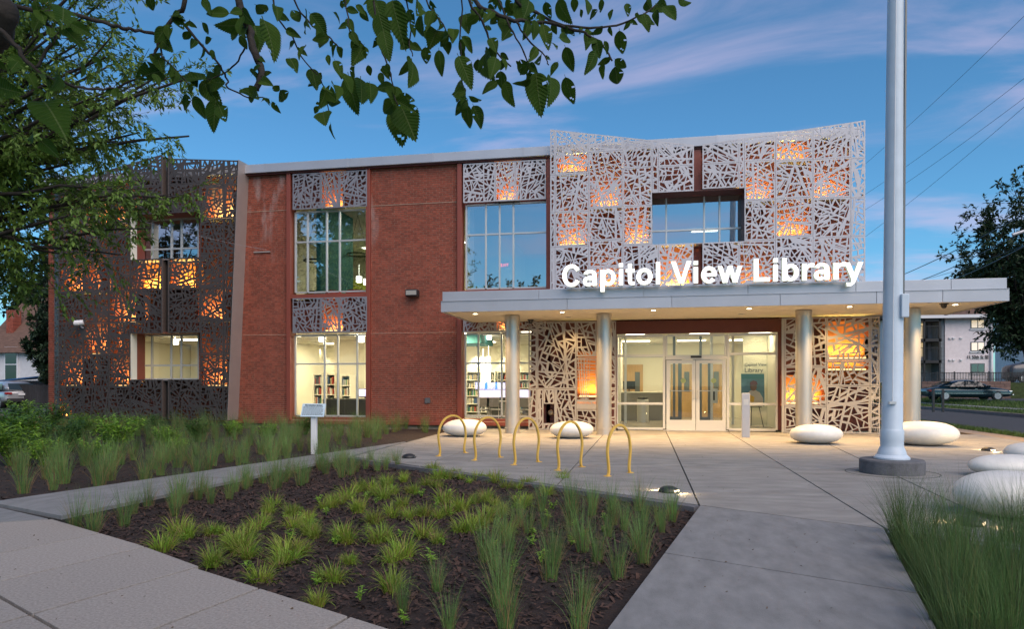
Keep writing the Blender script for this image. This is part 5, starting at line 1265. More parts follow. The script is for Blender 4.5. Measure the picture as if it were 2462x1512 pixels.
# ================================================================== overhanging elm in the foreground
elm = empty('elm_tree', camp(-3.1, 1.0, -.05)); EO = elm.location.copy()
tag(elm, 'elm with large toothed leaves hanging over the top of the view', 'tree')
def leaf_mat():
    m = bpy.data.materials.new('elm_leaf'); m.use_nodes = True; t = m.node_tree; n = t.nodes; l = t.links; p = n['Principled BSDF']
    tc_ = n.new('ShaderNodeTexCoord'); sp = n.new('ShaderNodeSeparateXYZ'); l.new(tc_.outputs['Object'], sp.inputs[0])
    def mt_(op, a, b_=None):
        q = n.new('ShaderNodeMath'); q.operation = op
        for i, x in enumerate((a, b_)):
            if x is None: continue
            if isinstance(x, (int, float)): q.inputs[i].default_value = x
            else: l.new(x, q.inputs[i])
        return q.outputs[0]
    ax = mt_('ABSOLUTE', sp.outputs[0]); ph = mt_('SUBTRACT', sp.outputs[1], mt_('MULTIPLY', ax, .75))
    wv = mt_('SINE', mt_('MULTIPLY', ph, 72.0)); vein = mt_('GREATER_THAN', wv, .93); mid = mt_('LESS_THAN', ax, .012)
    v_ = mt_('MULTIPLY', mt_('MAXIMUM', mt_('MULTIPLY', vein, .22), mid), .8)
    ns = n.new('ShaderNodeTexNoise'); ns.inputs['Scale'].default_value = 3.5; l.new(tc_.outputs['Object'], ns.inputs['Vector'])
    oi = n.new('ShaderNodeObjectInfo')
    mx = n.new('ShaderNodeMix'); mx.data_type = 'RGBA'; l.new(mt_('MULTIPLY_ADD' if False else 'MULTIPLY', mt_('ADD', ns.outputs['Fac'], oi.outputs['Random']), .5), mx.inputs[0]); mx.inputs[6].default_value = (.018, .055, .007, 1); mx.inputs[7].default_value = (.06, .11, .012, 1)
    m2 = n.new('ShaderNodeMix'); m2.data_type = 'RGBA'; l.new(v_, m2.inputs[0]); l.new(mx.outputs[2], m2.inputs[6]); m2.inputs[7].default_value = (.10, .14, .045, 1)
    l.new(m2.outputs[2], p.inputs['Base Color']); p.inputs['Roughness'].default_value = .6; p.inputs['Specular IOR Level'].default_value = .12
    bn = n.new('ShaderNodeBump'); bn.inputs['Strength'].default_value = .25; bn.inputs['Distance'].default_value = .05; l.new(mt_('ADD', mt_('MULTIPLY', wv, .3), v_), bn.inputs['Height']); l.new(bn.outputs[0], p.inputs['Normal'])
    tr = n.new('ShaderNodeBsdfTranslucent'); l.new(m2.outputs[2], tr.inputs[0]); ms = n.new('ShaderNodeMixShader'); ms.inputs[0].default_value = .38
    l.new(p.outputs[0], ms.inputs[1]); l.new(tr.outputs[0], ms.inputs[2]); l.new(ms.outputs[0], n['Material Output'].inputs[0])
    return m
M['elm_leaf'] = leaf_mat()
def elm_leaf_mesh(seed):
    """unit leaf along +Y: toothed ovate blade folded at the midrib, with a short stalk and a few eaten holes"""
    r = random.Random(seed); ns = 17; rows = []
    asym = r.uniform(-.03, .03); curl = r.uniform(.05, .3); fold = r.uniform(.1, .45)
    def wid(t): return .31 * (math.sin(math.pi * min(1, t * 1.02) ** .78)) ** .85 * (1.08 - .3 * t) if 0 < t < 1 else 0
    vs = []; fs = []
    def P(x, t): return (x + asym * math.sin(3 * t), t, fold * abs(x) - curl * t * t + .03 * math.sin(9 * t + seed) * (abs(x) * 3))
    idx = []
    for i in range(ns + 1):
        t = i / ns; w_ = wid(t); row = []
        for s_ in (-1, -.5, 0, .5, 1):
            vs.append(P(s_ * w_, t)); row.append(len(vs) - 1)
        idx.append(row)
    holes = {(r.randrange(5, 14), r.randrange(0, 4)) for _ in range(r.choice((0, 0, 1, 3)))}
    for i in range(ns):
        a, b_ = idx[i], idx[i + 1]
        for k in range(4):
            if (i, k) in holes: continue
            fs.append((a[k], a[k + 1], b_[k + 1], b_[k]))
        for s_, e in ((-1, 0), (1, 4)):        # teeth
            if 1 < i < ns - 1:
                p = Vector(vs[a[e]]); q = Vector(vs[b_[e]]); tip = p.lerp(q, .95) + Vector((s_ * .028, .03, 0)); vs.append(tuple(tip))
                fs.append((a[e], b_[e], len(vs) - 1) if s_ < 0 else (a[e], len(vs) - 1, b_[e]))
    mb = MB(); mb.add(vs, fs); mb.tube([(0, -.09, .01), (0, 0, 0), (0, .5, -curl * .25 - .004)], [.011, .010, .006], 4, caps=False)
    me = mb.mesh('leaf', M['elm_leaf'], True); return me
LEAF = [elm_leaf_mesh(s_) for s_ in range(7)]
r = random.Random(77)
Z7 = lambda x, y: (.3533 * x, .3533 * y)
Z8 = lambda x, y: (801.4 + .3617 * x, .3617 * y)
def limb(pts, r0, r1, d0, d1, name='limb', up=True):
    """polyline given by view directions at distances d0..d1 from the eye"""
    n_ = len(pts); P = [at(u, v, d0 + (d1 - d0) * i / max(1, n_ - 1) + r.gauss(0, .02)) for i, (u, v) in enumerate(pts)]
    if up and pts[0][1] <= 2:      # carry on up to the big limb above the view
        q = P[0]; P = [camp(max(-2.4, min(1.3, (pts[0][0] - UC) / FPX * d0 - .35)), d0 + .05, 3.02), q + Vector((-.05, 0, .16))] + P
    sm = []
    for i in range(len(P) - 1):
        p0, p1, p2, p3 = [P[max(0, min(len(P) - 1, j))] for j in (i - 1, i, i + 1, i + 2)]
        for k in range(4):
            s_ = k / 4; sm.append(.5 * ((2 * p1) + (p2 - p0) * s_ + (2 * p0 - 5 * p1 + 4 * p2 - p3) * s_ * s_ + (3 * p1 - p0 - 3 * p2 + p3) * s_ ** 3) + Vector((r.gauss(0, .0015), r.gauss(0, .0015), r.gauss(0, .0015))))
    sm.append(P[-1]); m_ = len(sm)
    mb = MB().tube([p - EO for p in sm], [(r0 + (r1 - r0) * i / (m_ - 1)) * r.uniform(.88, 1.12) for i in range(m_)], 7, caps=True)
    o = mb.build(name, M['bark'], elm, smooth=True); return o, sm
mainl = [camp(-3.1, 1.0, -.05), camp(-3.05, 1.02, 1.2), camp(-2.9, 1.15, 2.5)]
MB().tube([p - EO for p in mainl], [.24, .19, .15], 14).build('trunk', M['bark'], elm, smooth=True)
MB().tube([p - EO for p in (camp(-2.9, 1.15, 2.45), camp(-2.5, 1.6, 2.95), camp(-1.2, 1.95, 3.05), camp(.2, 2.05, 3.05), camp(1.35, 2.0, 2.95))], [.11, .08, .05, .03, .012], 10).build('limb', M['bark'], elm, smooth=True)
MB().tube([p - EO for p in (camp(-2.9, 1.15, 2.4), camp(-3.0, .8, 3.6), camp(-2.6, .5, 5.0))], [.14, .10, .05], 10).build('limb', M['bark'], elm, smooth=True)
L1, sm = limb([Z7(-60, 0), Z7(40, 70), Z7(30, 200), Z7(-30, 330)], .03, .02, 1.6, 1.6)
limbs = []
def add_limb(z, pts, r0, r1, d0, d1): limbs.append(limb([z(*p) for p in pts], r0, r1, d0, d1))
add_limb(Z7, [(0,20),(300,80),(500,95),(700,150),(830,190),(950,205),(1090,235)], .006, .004, 1.7, 1.9)
add_limb(Z7, [(1260,0),(1190,100),(1110,220),(1080,290),(1040,375)], .0075, .0035, 1.9, 1.9)
add_limb(Z7, [(1090,300),(1110,380),(1200,480),(1290,580)], .003, .0015, 1.9, 1.85)
add_limb(Z7, [(1200,105),(1300,220),(1420,360),(1500,450),(1550,540),(1555,600),(1700,660),(1790,660)], .004, .0015, 1.9, 1.95)
add_limb(Z7, [(1620,0),(1650,80),(1690,190),(1720,320),(1770,440),(1775,520),(1740,610)], .010, .008, 1.7, 1.7)
add_limb(Z7, [(1660,330),(1600,430),(1520,500),(1410,535)], .0025, .0015, 1.75, 1.85)
add_limb(Z7, [(250,0),(290,100),(350,210),(360,280),(220,480)], .007, .003, 1.5, 1.5)
add_limb(Z7, [(0,200),(120,330),(250,480),(420,560),(600,600),(780,600)], .006, .002, 1.45, 1.6)
add_limb(Z7, [(1850,0),(1900,130),(1990,250),(2050,380),(2180,540),(2220,640),(2240,780)], .003, .0015, 2.0, 2.1)
add_limb(Z7, [(2000,0),(2100,150),(2200,220),(2268,280),(2330,340)], .003, .002, 2.0, 2.0)
add_limb(Z8, [(480,0),(515,200),(505,300),(525,370)], .0028, .0015, 2.0, 2.0)
add_limb(Z8, [(900,0),(970,100),(1030,250),(1060,320),(1180,440)], .0045, .002, 1.9, 1.9)
add_limb(Z8, [(1100,0),(1180,180),(1250,320),(1300,420)], .0035, .002, 1.95, 1.9)
add_limb(Z8, [(940,0),(1060,80),(1250,140),(1450,150),(1600,200),(1720,240),(1800,310),(1850,400)], .007, .0025, 1.95, 2.0)
add_limb(Z8, [(1220,0),(1340,80),(1480,150),(1700,185),(1880,165),(2050,95),(2150,30)], .006, .002, 2.0, 2.1)
add_limb(Z8, [(1220,140),(1290,260),(1400,370),(1430,430)], .003, .0015, 1.95, 1.85)
add_limb(Z8, [(620,0),(700,120),(790,260)], .003, .0015, 1.9, 1.85)
add_limb(Z8, [(850,0),(840,200),(845,450),(870,600),(890,670)], .0028, .0013, 2.0, 2.0)
add_limb(Z8, [(260,0),(310,300),(370,450),(400,600),(430,700)], .003, .0015, 1.9, 1.85)
add_limb(Z8, [(80,0),(110,200),(200,300)], .003, .0015, 2.0, 2.0)
def put_leaf(a, b_, d, parent=None, j=None):
    """leaf from stalk point a to tip b_ (view directions), at distance d"""
    p = at(*a, d); q = at(*b_, d + r.gauss(0, .035)); ax = q - p; L = ax.length * .9
    if L < 1e-4: return
    y = ax.normalized(); toeye = (Vector((0, 0, HC)) - p).normalized()
    nz = (toeye * r.uniform(.7, 1.6) + Vector((r.gauss(0, .45), r.gauss(0, .45), r.uniform(-.2, .8)))); nz = (nz - y * nz.dot(y)).normalized(); x = y.cross(nz)
    o = bpy.data.objects.new('leaf', LEAF[r.randrange(len(LEAF)) if j is None else j]); COL.objects.link(o)
    par_ = parent or min(limbs, key=lambda s_: min((w_ - p).length for w_ in s_[1]))[0]
    mt4 = Matrix((x, y, nz)).transposed().to_4x4()
    o.parent = par_
    o.matrix_local = Matrix.Translation(p - EO) @ mt4 @ Matrix.Diagonal((L * r.uniform(.68, .98), L * .95, L, 1))
l8 = [(430,700,445,1000),(425,670,285,770),(425,640,565,670),(450,705,545,910),(520,400,575,570),(390,0,470,350),(330,200,380,400),(570,100,590,265),(240,550,265,680),(100,500,150,790),(180,520,200,710),(60,480,140,640),(320,440,390,480),(500,400,440,530),(310,480,330,570),(880,670,800,770),(885,690,905,890),(930,700,1000,870),(900,640,985,685),(700,330,720,530),(610,310,620,450),(830,370,945,600),(800,190,790,270),(850,240,960,370),(720,270,780,340),(1045,250,1090,340),(1110,350,1175,400),(1300,420,1180,480),(1310,450,1290,560),(1345,480,1380,790),(1310,520,1170,590),(1140,540,1180,720),(1090,540,980,610),(1110,470,1120,620),(1440,510,1470,690),(1540,510,1600,735),(1540,310,1600,510),(1490,410,1430,500),(1340,130,1330,285),(1390,160,1440,340),(1490,0,1560,170),(1410,10,1440,150),(1600,-20,1600,100),(1680,-10,1700,110),(1780,-10,1780,100),(1900,200,1920,400),(1690,190,1700,340),(1740,340,1700,500),(1800,420,1770,555),(1870,440,1900,605),(1870,390,1970,470),(1800,270,1830,370),(1500,250,1600,270),(1450,280,1500,320),(2060,90,2115,210),(2190,40,2290,135),(2020,80,2040,160),(2150,60,2140,185),(2290,-10,2370,40),(1850,60,1830,140),(1640,60,1660,130),(650,60,760,170),(640,0,680,60),(0,80,70,160),(20,310,80,400),(90,120,140,200),(210,330,205,405),(150,30,230,100),(0,560,60,630),(1010,350,1010,540),(960,390,970,520),(880,90,890,215),(1040,20,1070,130),(1150,-10,1200,100),(1230,-10,1275,140),(270,0,350,180),(300,80,370,350),(180,60,240,160),(50,0,70,70),(10,400,70,520),(140,440,110,560),(230,430,250,520),(690,200,640,280),(620,180,660,300),(1080,380,1060,500),(1240,430,1210,400),(1380,360,1340,420),(1420,200,1400,300),(1950,20,1960,110),(2080,0,2100,80),(1300,0,1290,90),(940,40,950,150),(560,0,590,90),(440,30,420,190),(1720,60,1740,150),(1560,180,1500,260)]
for a, b_, c, d_ in l8: put_leaf(Z8(a, b_), Z8(c, d_), r.uniform(1.75, 2.1))
l7 = [(1010,-30,1060,100),(1400,-20,1430,130),(1560,90,1365,80),(1675,160,1450,210),(1640,130,1550,300),(1790,130,1935,425),(1730,170,1770,330),(1630,240,1700,350),(1290,135,1290,230),(1375,150,1440,250),(1290,210,1240,300),(1380,300,1390,415),(1440,335,1450,410),(1100,480,930,510),(1050,500,1100,575),(1400,540,1110,470),(1290,485,1350,610),(1290,570,1300,645),(1370,550,1510,740),(1320,650,1410,840),(1470,670,1430,915),(1270,640,1265,760),(1490,720,1530,820),(1400,560,1540,560),(1640,605,1775,655),(1830,670,1800,720),(1850,690,1910,785),(1900,580,1840,640),(1905,610,1970,725),(1740,30,1860,110),(2110,90,2250,260),(2085,150,2055,240),(2080,310,2000,390),(1970,395,2030,475),(2230,370,2240,455),(2165,720,2130,785),(2160,690,2180,730),(2190,600,2290,620),(2250,840,2260,970),(2200,760,2195,800),(1800,480,1830,530),(1440,260,1370,300),(1330,270,1300,320),(1880,40,1900,120)]
for a, b_, c, d_ in l7: put_leaf(Z7(a, b_), Z7(c, d_), r.uniform(1.75, 2.0))
l7b = [(430,185,645,385),(430,50,440,190),(480,160,690,270),(560,420,600,565),(300,690,485,910),(620,385,765,495),(275,955,435,1085),(60,380,210,480),(20,840,115,955),(-10,590,170,650),(235,600,265,690),(390,500,405,650),(430,180,390,260),(190,500,260,620),(-20,400,60,540),(-10,740,60,830),(220,900,250,980),(120,420,30,520)]
for a, b_, c, d_ in l7b: put_leaf(Z7(a, b_), Z7(a + (c - a) * .8, b_ + (d_ - b_) * .8), r.uniform(1.35, 1.6))
for ob, sm in limbs[1:]:
    L_ = sum((b_ - a).length for a, b_ in zip(sm, sm[1:])); k_ = int(L_ / .085)
    for k in range(k_):
        p = sm[r.randrange(len(sm) // 4, len(sm))]
        cpt = Vector((p.x * CT + p.y * ST, -p.x * ST + p.y * CT, p.z)); u_ = UC + FPX * cpt.x / cpt.y; v_ = HOR - (cpt.z - HC) * FPX / cpt.y
        a_ = r.uniform(.15, math.pi - .15); l_ = r.uniform(16, 52)
        put_leaf((u_, v_), (u_ + l_ * math.cos(a_), v_ + l_ * math.sin(a_)), cpt.y + r.uniform(-.04, .04), ob)
# the rest of the crown, above and behind the view
mb = MB()
for _ in range(1500):
    while True:
        v = Vector((r.uniform(-1, 1), r.uniform(-1, 1), r.uniform(-1, 1)))
        if v.length < 1: break
    p = camp(-2.2 + v.x * 3.4, -.4 + v.y * 2.6, 4.9 + v.z * 1.75)
    if p.z < 3.15: continue
    d = Vector((r.gauss(0, 1), r.gauss(0, 1), r.gauss(-.6, .6))).normalized(); s_ = d.orthogonal().normalized() * .045
    L = r.uniform(.08, .15); mb.add([p - EO, p + d * L * .5 + s_ - EO, p + d * L - EO, p + d * L * .5 - s_ - EO], [(0, 1, 2, 3)])
mb.build('crown', M['elm_leaf'], elm)

# ================================================================== background, right: apartment block, wall, fence, sedan, wires
ab = empty('apartment_block', (30, 66, 1.5)); AO = ab.location.copy()
YA = 66.0
def aw(mb, name, m, parent=ab):
    mb.v = [(x - AO.x, y - AO.y, z - AO.z) for x, y, z in mb.v]; o = mb.build(name, m, parent); return o
M['pale_brick'] = mat('painted_brick', (.78, .70, .71), .85, var=.08, scale=4, bump=.25, bscale=30)
M['siding'] = mat('grey_siding', (.19, .22, .25), .7)
M['roof_shingle'] = mat('brown_shingle', (.13, .075, .055), .9, var=.35, scale=3, stretch=(1, 1, 5))
M['lit_window'] = lamp_mat('lit_blind', (1, .72, .36), .28)
zc_ = lambda y: 801.4 + .1389 * y; uc_ = lambda x: 2119 + .1389 * x
XA = lambda x: onY(uc_(x), HOR, YA).x
ZA = lambda y, x=1500: onY(uc_(x), zc_(y), YA).z
z_eave = onY(2330, 762, YA).z; xA0, xA1 = XA(1095), XA(1930)
aw(MB().box(xA0, xA1, YA, YA + 12, 1.4, z_eave), 'wall', M['pale_brick'])
aw(MB().box(XA(990), xA0 - .01, YA + .1, YA + 12, 1.4, z_eave), 'siding_wall', M['siding'])
for k in range(24): aw(MB().box(XA(990), xA0 - .02, YA + .075, YA + .099, 1.5 + k * .34, 1.5 + k * .34 + .3), 'siding_board', M['siding'])
xb0 = XA(150)
aw(MB().box(xb0, XA(989), YA + 1.6, YA + 12, 1.4, z_eave), 'balcony_wall', M['pale_brick'])
rf = aw(MB().prismX([(YA - .7, z_eave + .02), (YA + 12.5, z_eave + .02), (YA + 5.5, z_eave + 3.2)], xb0 - .6, xA1 + .6), 'roof', M['roof_shingle'])
aw(MB().box(xb0 - .6, xA1 + .6, YA - .8, YA - .702, z_eave - .12, z_eave + .15), 'gutter', M['white'])
def apt_window(x0, x1, y0, y1, lit):
    a, c, z0, z1 = XA(x0), XA(x1), ZA(y1), ZA(y0)
    f = aw(MB().box(a, c, YA - .03, YA - .005, z0, z1), 'window', M['dark_grey'])
    mid = (a + c) / 2
    for p, q in ((a + .08, mid - .04), (mid + .04, c - .08)):
        mb = MB().box(p, q, YA - .045, YA - .031, z0 + .08, z1 - .08); mb.v = [(x - AO.x, y - AO.y, z - AO.z) for x, y, z in mb.v]; mb.build('pane', M['lit_window'] if lit else M['glass_dark'], f)
    mb = MB().box(a - .05, c + .05, YA - .1, YA - .002, z0 - .12, z0 - .02); mb.v = [(x - AO.x, y - AO.y, z - AO.z) for x, y, z in mb.v]; mb.build('sill', M['white'], f)
apt_window(1535, 1782, 148, 312, True); apt_window(1535, 1782, 520, 682, False); apt_window(1535, 1782, -240, -80, True)
for y in (70, 450): 
    for x in (1180, 1240, 1370): aw(MB().box(XA(x) - .09, XA(x) + .09, YA - .12, YA - .002, ZA(y + 25), ZA(y)), 'vent_hood', M['white'])
aw(MB().tube([(XA(1888), YA - .1, 1.5), (XA(1888), YA - .1, z_eave - .1)], .09, 8), 'downpipe', M['white'])
sg = aw(MB().box(XA(1535), XA(1775), YA - .04, YA - .003, ZA(448), ZA(405)), 'address_plate', M['white'])
o = link('address_lettering', text_mesh('address_lettering', '11 50th St SE', .40, M['black'], .01, 'CENTER', offset=.008), sg); o.location = Vector(((XA(1535) + XA(1775)) / 2, YA - .06, ZA(440))) - AO; o.rotation_euler = (R(90), 0, 0); o.scale = (.78, 1, 1)
for k, y in enumerate((-260, 90, 465)):     # balconies with posts and railings
    z = ZA(y)
    bl = aw(MB().box(xb0, XA(1000), YA - .5, YA + 1.6, z - .25, z), 'balcony', M['black'])
    mb = MB(); n_ = 26
    for j in range(n_ + 1): xx = xb0 + (XA(995) - xb0) * j / n_; mb.box(xx - .012, xx + .012, YA - .48, YA - .455, z, z + 1.05)
    mb.box(xb0, XA(995), YA - .49, YA - .445, z + 1.05, z + 1.1); mb.v = [(x - AO.x, y2 - AO.y, z2 - AO.z) for x, y2, z2 in mb.v]; mb.build('railing', M['black'], bl)
    w2 = aw(MB().box(XA(720), XA(835), YA + 1.55, YA + 1.59, z + .4, z + 2.2), 'window', M['lit_window'] if k else M['dark_grey'])
    aw(MB().box(XA(870), XA(920), YA + 1.55, YA + 1.59, z + .05, z + 2.2), 'balcony_door', M['dark_grey'])
for x in (965, 700): aw(MB().box(XA(x) - .07, XA(x) + .07, YA - .5, YA - .36, 1.4, z_eave), 'balcony_post', M['black'])
tag(ab, 'pale painted brick apartment block reading 11 50th St SE with dark balconies', 'apartment block')
nb = empty('neighbour_house', (47, 78, 1.5)); MB().box(-8, 9, 0, 9, 0, 8).build('wall', M['pale_brick'], nb); MB().prismX([(-.6, 8.02), (9.6, 8.02), (4.5, 11)], -8.6, 9.6).build('roof', M['roof_shingle'], nb)
for x in (-5, -1.5, 2, 5.5):
    for z in (1.2, 4.6):
        f = MB().box(x - .6, x + .6, -.05, -.004, z, z + 1.6).build('window', M['white'], nb); MB().box(x - .5, x + .5, -.07, -.051, z + .1, z + 1.5).build('pane', M['dark_grey'], f)
tag(nb, 'pale house half hidden behind the maple tree', 'house')
# retaining wall and railing
YR = 61.2; rw = empty('retaining_wall', (24, YR, .3))
xr0, xr1 = XY(2215, YR), XY(2236 + 193, YR)
zr1 = onY(2300, zc_(830), YR).z
M['block'] = mat('wall_block', (.20, .125, .105), .9, var=.25, scale=4, objrand=.2, bump=.4, bscale=20)
nrow = 6; hr = (zr1 - .28) / nrow
MB().box(xr0 - 24, xr1 - 24, .03, .5, -.02, zr1 - .3).build('wall_core', M['kerb'], rw)
for k in range(nrow):
    x = xr0 + (-.3 if k % 2 else 0)
    while x < xr1 - .05:
        a, c = max(x, xr0), min(x + .75, xr1)
        if c - a > .1: MB().box(a - 24 + .01, c - 24 - .01, r.uniform(-.01, .01), .04, k * hr, k * hr + hr - .02).build('block', M['block'], rw)
        x += .75
tag(rw, 'reddish block retaining wall behind the dark green sedan', 'retaining wall')
rl_ = empty('railing_fence', (24, YR + .25, zr1)); zt = onY(2300, zc_(672), YR).z - zr1; n_ = 92
xw = xr1 + 4
for j in range(n_ + 1):
    x = xr0 + (xw - xr0) * j / n_; post = j % 11 == 0
    MB().box(x - 24 - (.05 if post else .016), x - 24 + (.05 if post else .016), -.02, .02, 0 if x < xr1 else -1.2, zt + (.05 if post else 0)).build('post' if post else 'picket', M['black'], rl_)
for z in (.12, zt - .1): MB().box(xr0 - 24, xw - 24, -.012, .012, z, z + .05).build('rail', M['black'], rl_)
tag(rl_, 'black iron railing on top of the block retaining wall', 'fence')
# cars
def wheel(t, x, y, rr, wd_=.2, side=-1):
    wh = bpy.data.objects.new('wheel', None); COL.objects.link(wh); wh.parent = t; wh.location = (x, y, rr)
    me = MB().lathe([(rr * .62, -wd_ / 2), (rr * .95, -wd_ / 2), (rr, -wd_ * .35), (rr, wd_ * .35), (rr * .95, wd_ / 2), (rr * .62, wd_ / 2)], k=28).mesh('tyre', M['black']); o = link('tyre', me, wh); o.rotation_euler = (R(90), 0, 0)
    me = MB().lathe([(.0, -.03), (rr * .2, -.02), (rr * .62, .0), (rr * .64, .03), (0, .03)], k=28).mesh('rim', M['frame']); o = link('rim', me, wh, loc=(0, side * wd_ * .5, 0)); o.rotation_euler = (R(90) if side < 0 else R(90), 0, 0)
    mb = MB()
    for k in range(7):
        a = 2 * math.pi * k / 7; mb.add([(math.cos(a - .1) * rr * .15, side * (wd_ * .5 + .035), math.sin(a - .1) * rr * .15), (math.cos(a + .1) * rr * .15, side * (wd_ * .5 + .035), math.sin(a + .1) * rr * .15), (math.cos(a + .12) * rr * .58, side * (wd_ * .5 + .012), math.sin(a + .12) * rr * .58), (math.cos(a - .12) * rr * .58, side * (wd_ * .5 + .012), math.sin(a - .12) * rr * .58)], [(0, 1, 2, 3)])
    mb.build('spokes', M['dark_grey'], wh)
def loft(secs, m, name, parent, nseg=None):
    """secs: list of (x, [(y, z)...]) cross-sections of equal count"""
    mb = MB(); n_ = len(secs[0][1]); vs = []
    for x, s_ in secs: vs += [(x, y, z) for y, z in s_]
    fs = [(i * n_ + j, i * n_ + (j + 1) % n_, (i + 1) * n_ + (j + 1) % n_, (i + 1) * n_ + j) for i in range(len(secs) - 1) for j in range(n_)]
    fs += [tuple(range(n_ - 1, -1, -1)), tuple((len(secs) - 1) * n_ + j for j in range(n_))]
    mb.add(vs, fs); o = mb.build(name, m, parent, smooth=True); s = o.modifiers.new('sub', 'SUBSURF'); s.levels = 1; s.render_levels = 2; return o
def bsec(hw_, zb, zs_, zt): return [(-hw_ * .93, zb), (-hw_, zb + .12), (-hw_, zs_), (-hw_ * .93, zt), (0, zt + .03), (hw_ * .93, zt), (hw_, zs_), (hw_, zb + .12), (hw_ * .93, zb)]
def sedan(loc, rz, label, paint):
    t = empty('sedan', loc, rz)
    X = [(-2.66, .55, .35, .6, .66), (-2.60, .80, .28, .68, .80), (-2.2, .90, .24, .72, .93), (-1.6, .93, .22, .74, .96), (-.6, .94, .2, .74, .93), (.6, .94, .2, .74, .93), (1.2, .93, .2, .72, .92), (1.8, .92, .22, .70, .86), (2.3, .88, .24, .66, .78), (2.58, .78, .28, .58, .66), (2.66, .55, .34, .52, .56)]
    loft([(x, bsec(h, zb, zs_, zt)) for x, h, zb, zs_, zt in X], paint, 'body', t)
    def csec(hw_, zt, zb=.88): return [(-hw_ * 1.0, zb), (-hw_ * .96, zb + (zt - zb) * .5), (-hw_ * .82, zt), (0, zt + .03), (hw_ * .82, zt), (hw_ * .96, zb + (zt - zb) * .5), (hw_, zb)]
    loft([(-1.95, csec(.72, .93)), (-1.5, csec(.80, 1.14)), (-1.0, csec(.84, 1.34)), (-.3, csec(.86, 1.41)), (.3, csec(.86, 1.40)), (.75, csec(.84, 1.26)), (1.2, csec(.80, 1.02)), (1.4, csec(.74, .92))], paint, 'roof', t)
    gm = mat('car_glass', (.04, .055, .06), .08, coat=.6); chrome = mat('chrome', (.6, .6, .62), .2, metal=1)
    for s_ in (-1, 1):
        yy = s_ * .872
        for poly in ([(-1.35, .95), (-.42, .95), (-.42, 1.32), (-.75, 1.30), (-1.15, 1.13)], [(-.36, .95), (.98, .95), (.62, 1.24), (.25, 1.33), (-.36, 1.33)]):
            pl = MB(); k = len(poly); off = lambda z: s_ * (.905 - (z - .95) * .17)
            pl.add([(x, off(z), z) for x, z in poly] + [(x, off(z) - s_ * .06, z) for x, z in poly], [tuple(range(k)) if s_ < 0 else tuple(range(k - 1, -1, -1))] + [(i, k + i, k + (i + 1) % k, (i + 1) % k) for i in range(k)]); pl.build('side_window', gm, t)
        MB().box(-2.4, 2.4, s_ * .955 - .012, s_ * .955 + .012, .48, .51).build('trim_strip', chrome, t)
        MB().box(-1.0, -.85, s_ * .95 - .02, s_ * .95 + .02, .78, .80).build('door_handle', chrome, t); MB().box(.2, .35, s_ * .95 - .02, s_ * .95 + .02, .78, .80).build('door_handle', chrome, t)
        MB().box(.95, 1.12, s_ * 1.0 - .08, s_ * 1.0 + .08, .92, 1.04).build('mirror', paint, t, bevel=.03)
        MB().box(2.36, 2.6, s_ * .66 - .14, s_ * .66 + .14, .56, .68).build('headlight', chrome, t, bevel=.03)
        MB().box(-2.64, -2.45, s_ * .68 - .16, s_ * .68 + .16, .62, .76).build('tail_light', mat('tail_red', (.25, .01, .01), .3), t, bevel=.02)
        for x in (-1.62, 1.62): wheel(t, x, s_ * .82, .33, .2, s_)
    MB().box(2.62, 2.72, -.75, .75, .36, .44).build('bumper', chrome, t, bevel=.02)
    MB().add([(-1.9, -.62, .95), (-1.9, .62, .95), (-1.08, .66, 1.345), (-1.08, -.66, 1.345)], [(0, 1, 2, 3)]).build('rear_window', gm, t)
    tag(t, label, 'car'); return t
ys = 52.5; cx = XY(2318, ys)
sedan((cx, ys, .30), R(3), 'dark green sedan parked before the block retaining wall', mat('green_car_paint', (.008, .035, .045), .25, metal=.3, coat=.8))
t = empty('parked_van', (XY(2490, 64.5), 64.5, 1.55)); loft([(-2.3, bsec(.8, .3, .9, 1.2)), (-2.2, bsec(.9, .3, 1.0, 1.6)), (0, bsec(.95, .28, 1.0, 1.75)), (1.2, bsec(.95, .28, 1.0, 1.7)), (1.8, bsec(.92, .3, .9, 1.15)), (2.4, bsec(.8, .34, .8, .95))], mat('van_paint', (.05, .05, .06), .3, coat=.5), 'body', t)
for s_ in (-1, 1):
    for x in (-1.4, 1.5): wheel(t, x, s_ * .84, .34, .2, s_)
tag(t, 'dark car behind the railing at the right picture edge', 'car')
# SUV at the left edge
su = gnd(8, 982, -.06); t = empty('parked_car', (su.x - 1.0, su.y + 1.5, -.06), R(150))
pt = mat('silver_car_paint', (.45, .46, .48), .3, metal=.5, coat=.6)
loft([(x, bsec(h, zb, zs_, zt)) for x, h, zb, zs_, zt in [(-2.35, .8, .45, .8, .98), (-2.25, .92, .36, .85, 1.08), (-1.5, .96, .3, .88, 1.1), (0, .96, .28, .88, 1.08), (1.3, .96, .3, .86, 1.04), (2.1, .9, .34, .78, .92), (2.4, .7, .4, .64, .76)]], pt, 'body', t)
loft([(x, [(-h, 1.02), (-h * .96, 1.3), (-h * .84, zt), (0, zt + .03), (h * .84, zt), (h * .96, 1.3), (h, 1.02)]) for x, h, zt in ((-2.25, .78, 1.1), (-1.95, .84, 1.5), (-1.2, .88, 1.68), (0, .88, 1.68), (.6, .84, 1.5), (1.3, .78, 1.08))], pt, 'roof', t)
gm2 = mat('suv_glass', (.03, .05, .07), .1, coat=.5)
MB().add([(-2.27, -.66, 1.13), (-2.27, .66, 1.13), (-1.97, .66, 1.52), (-1.97, -.66, 1.52)], [(0, 3, 2, 1)]).build('rear_window', gm2, t)
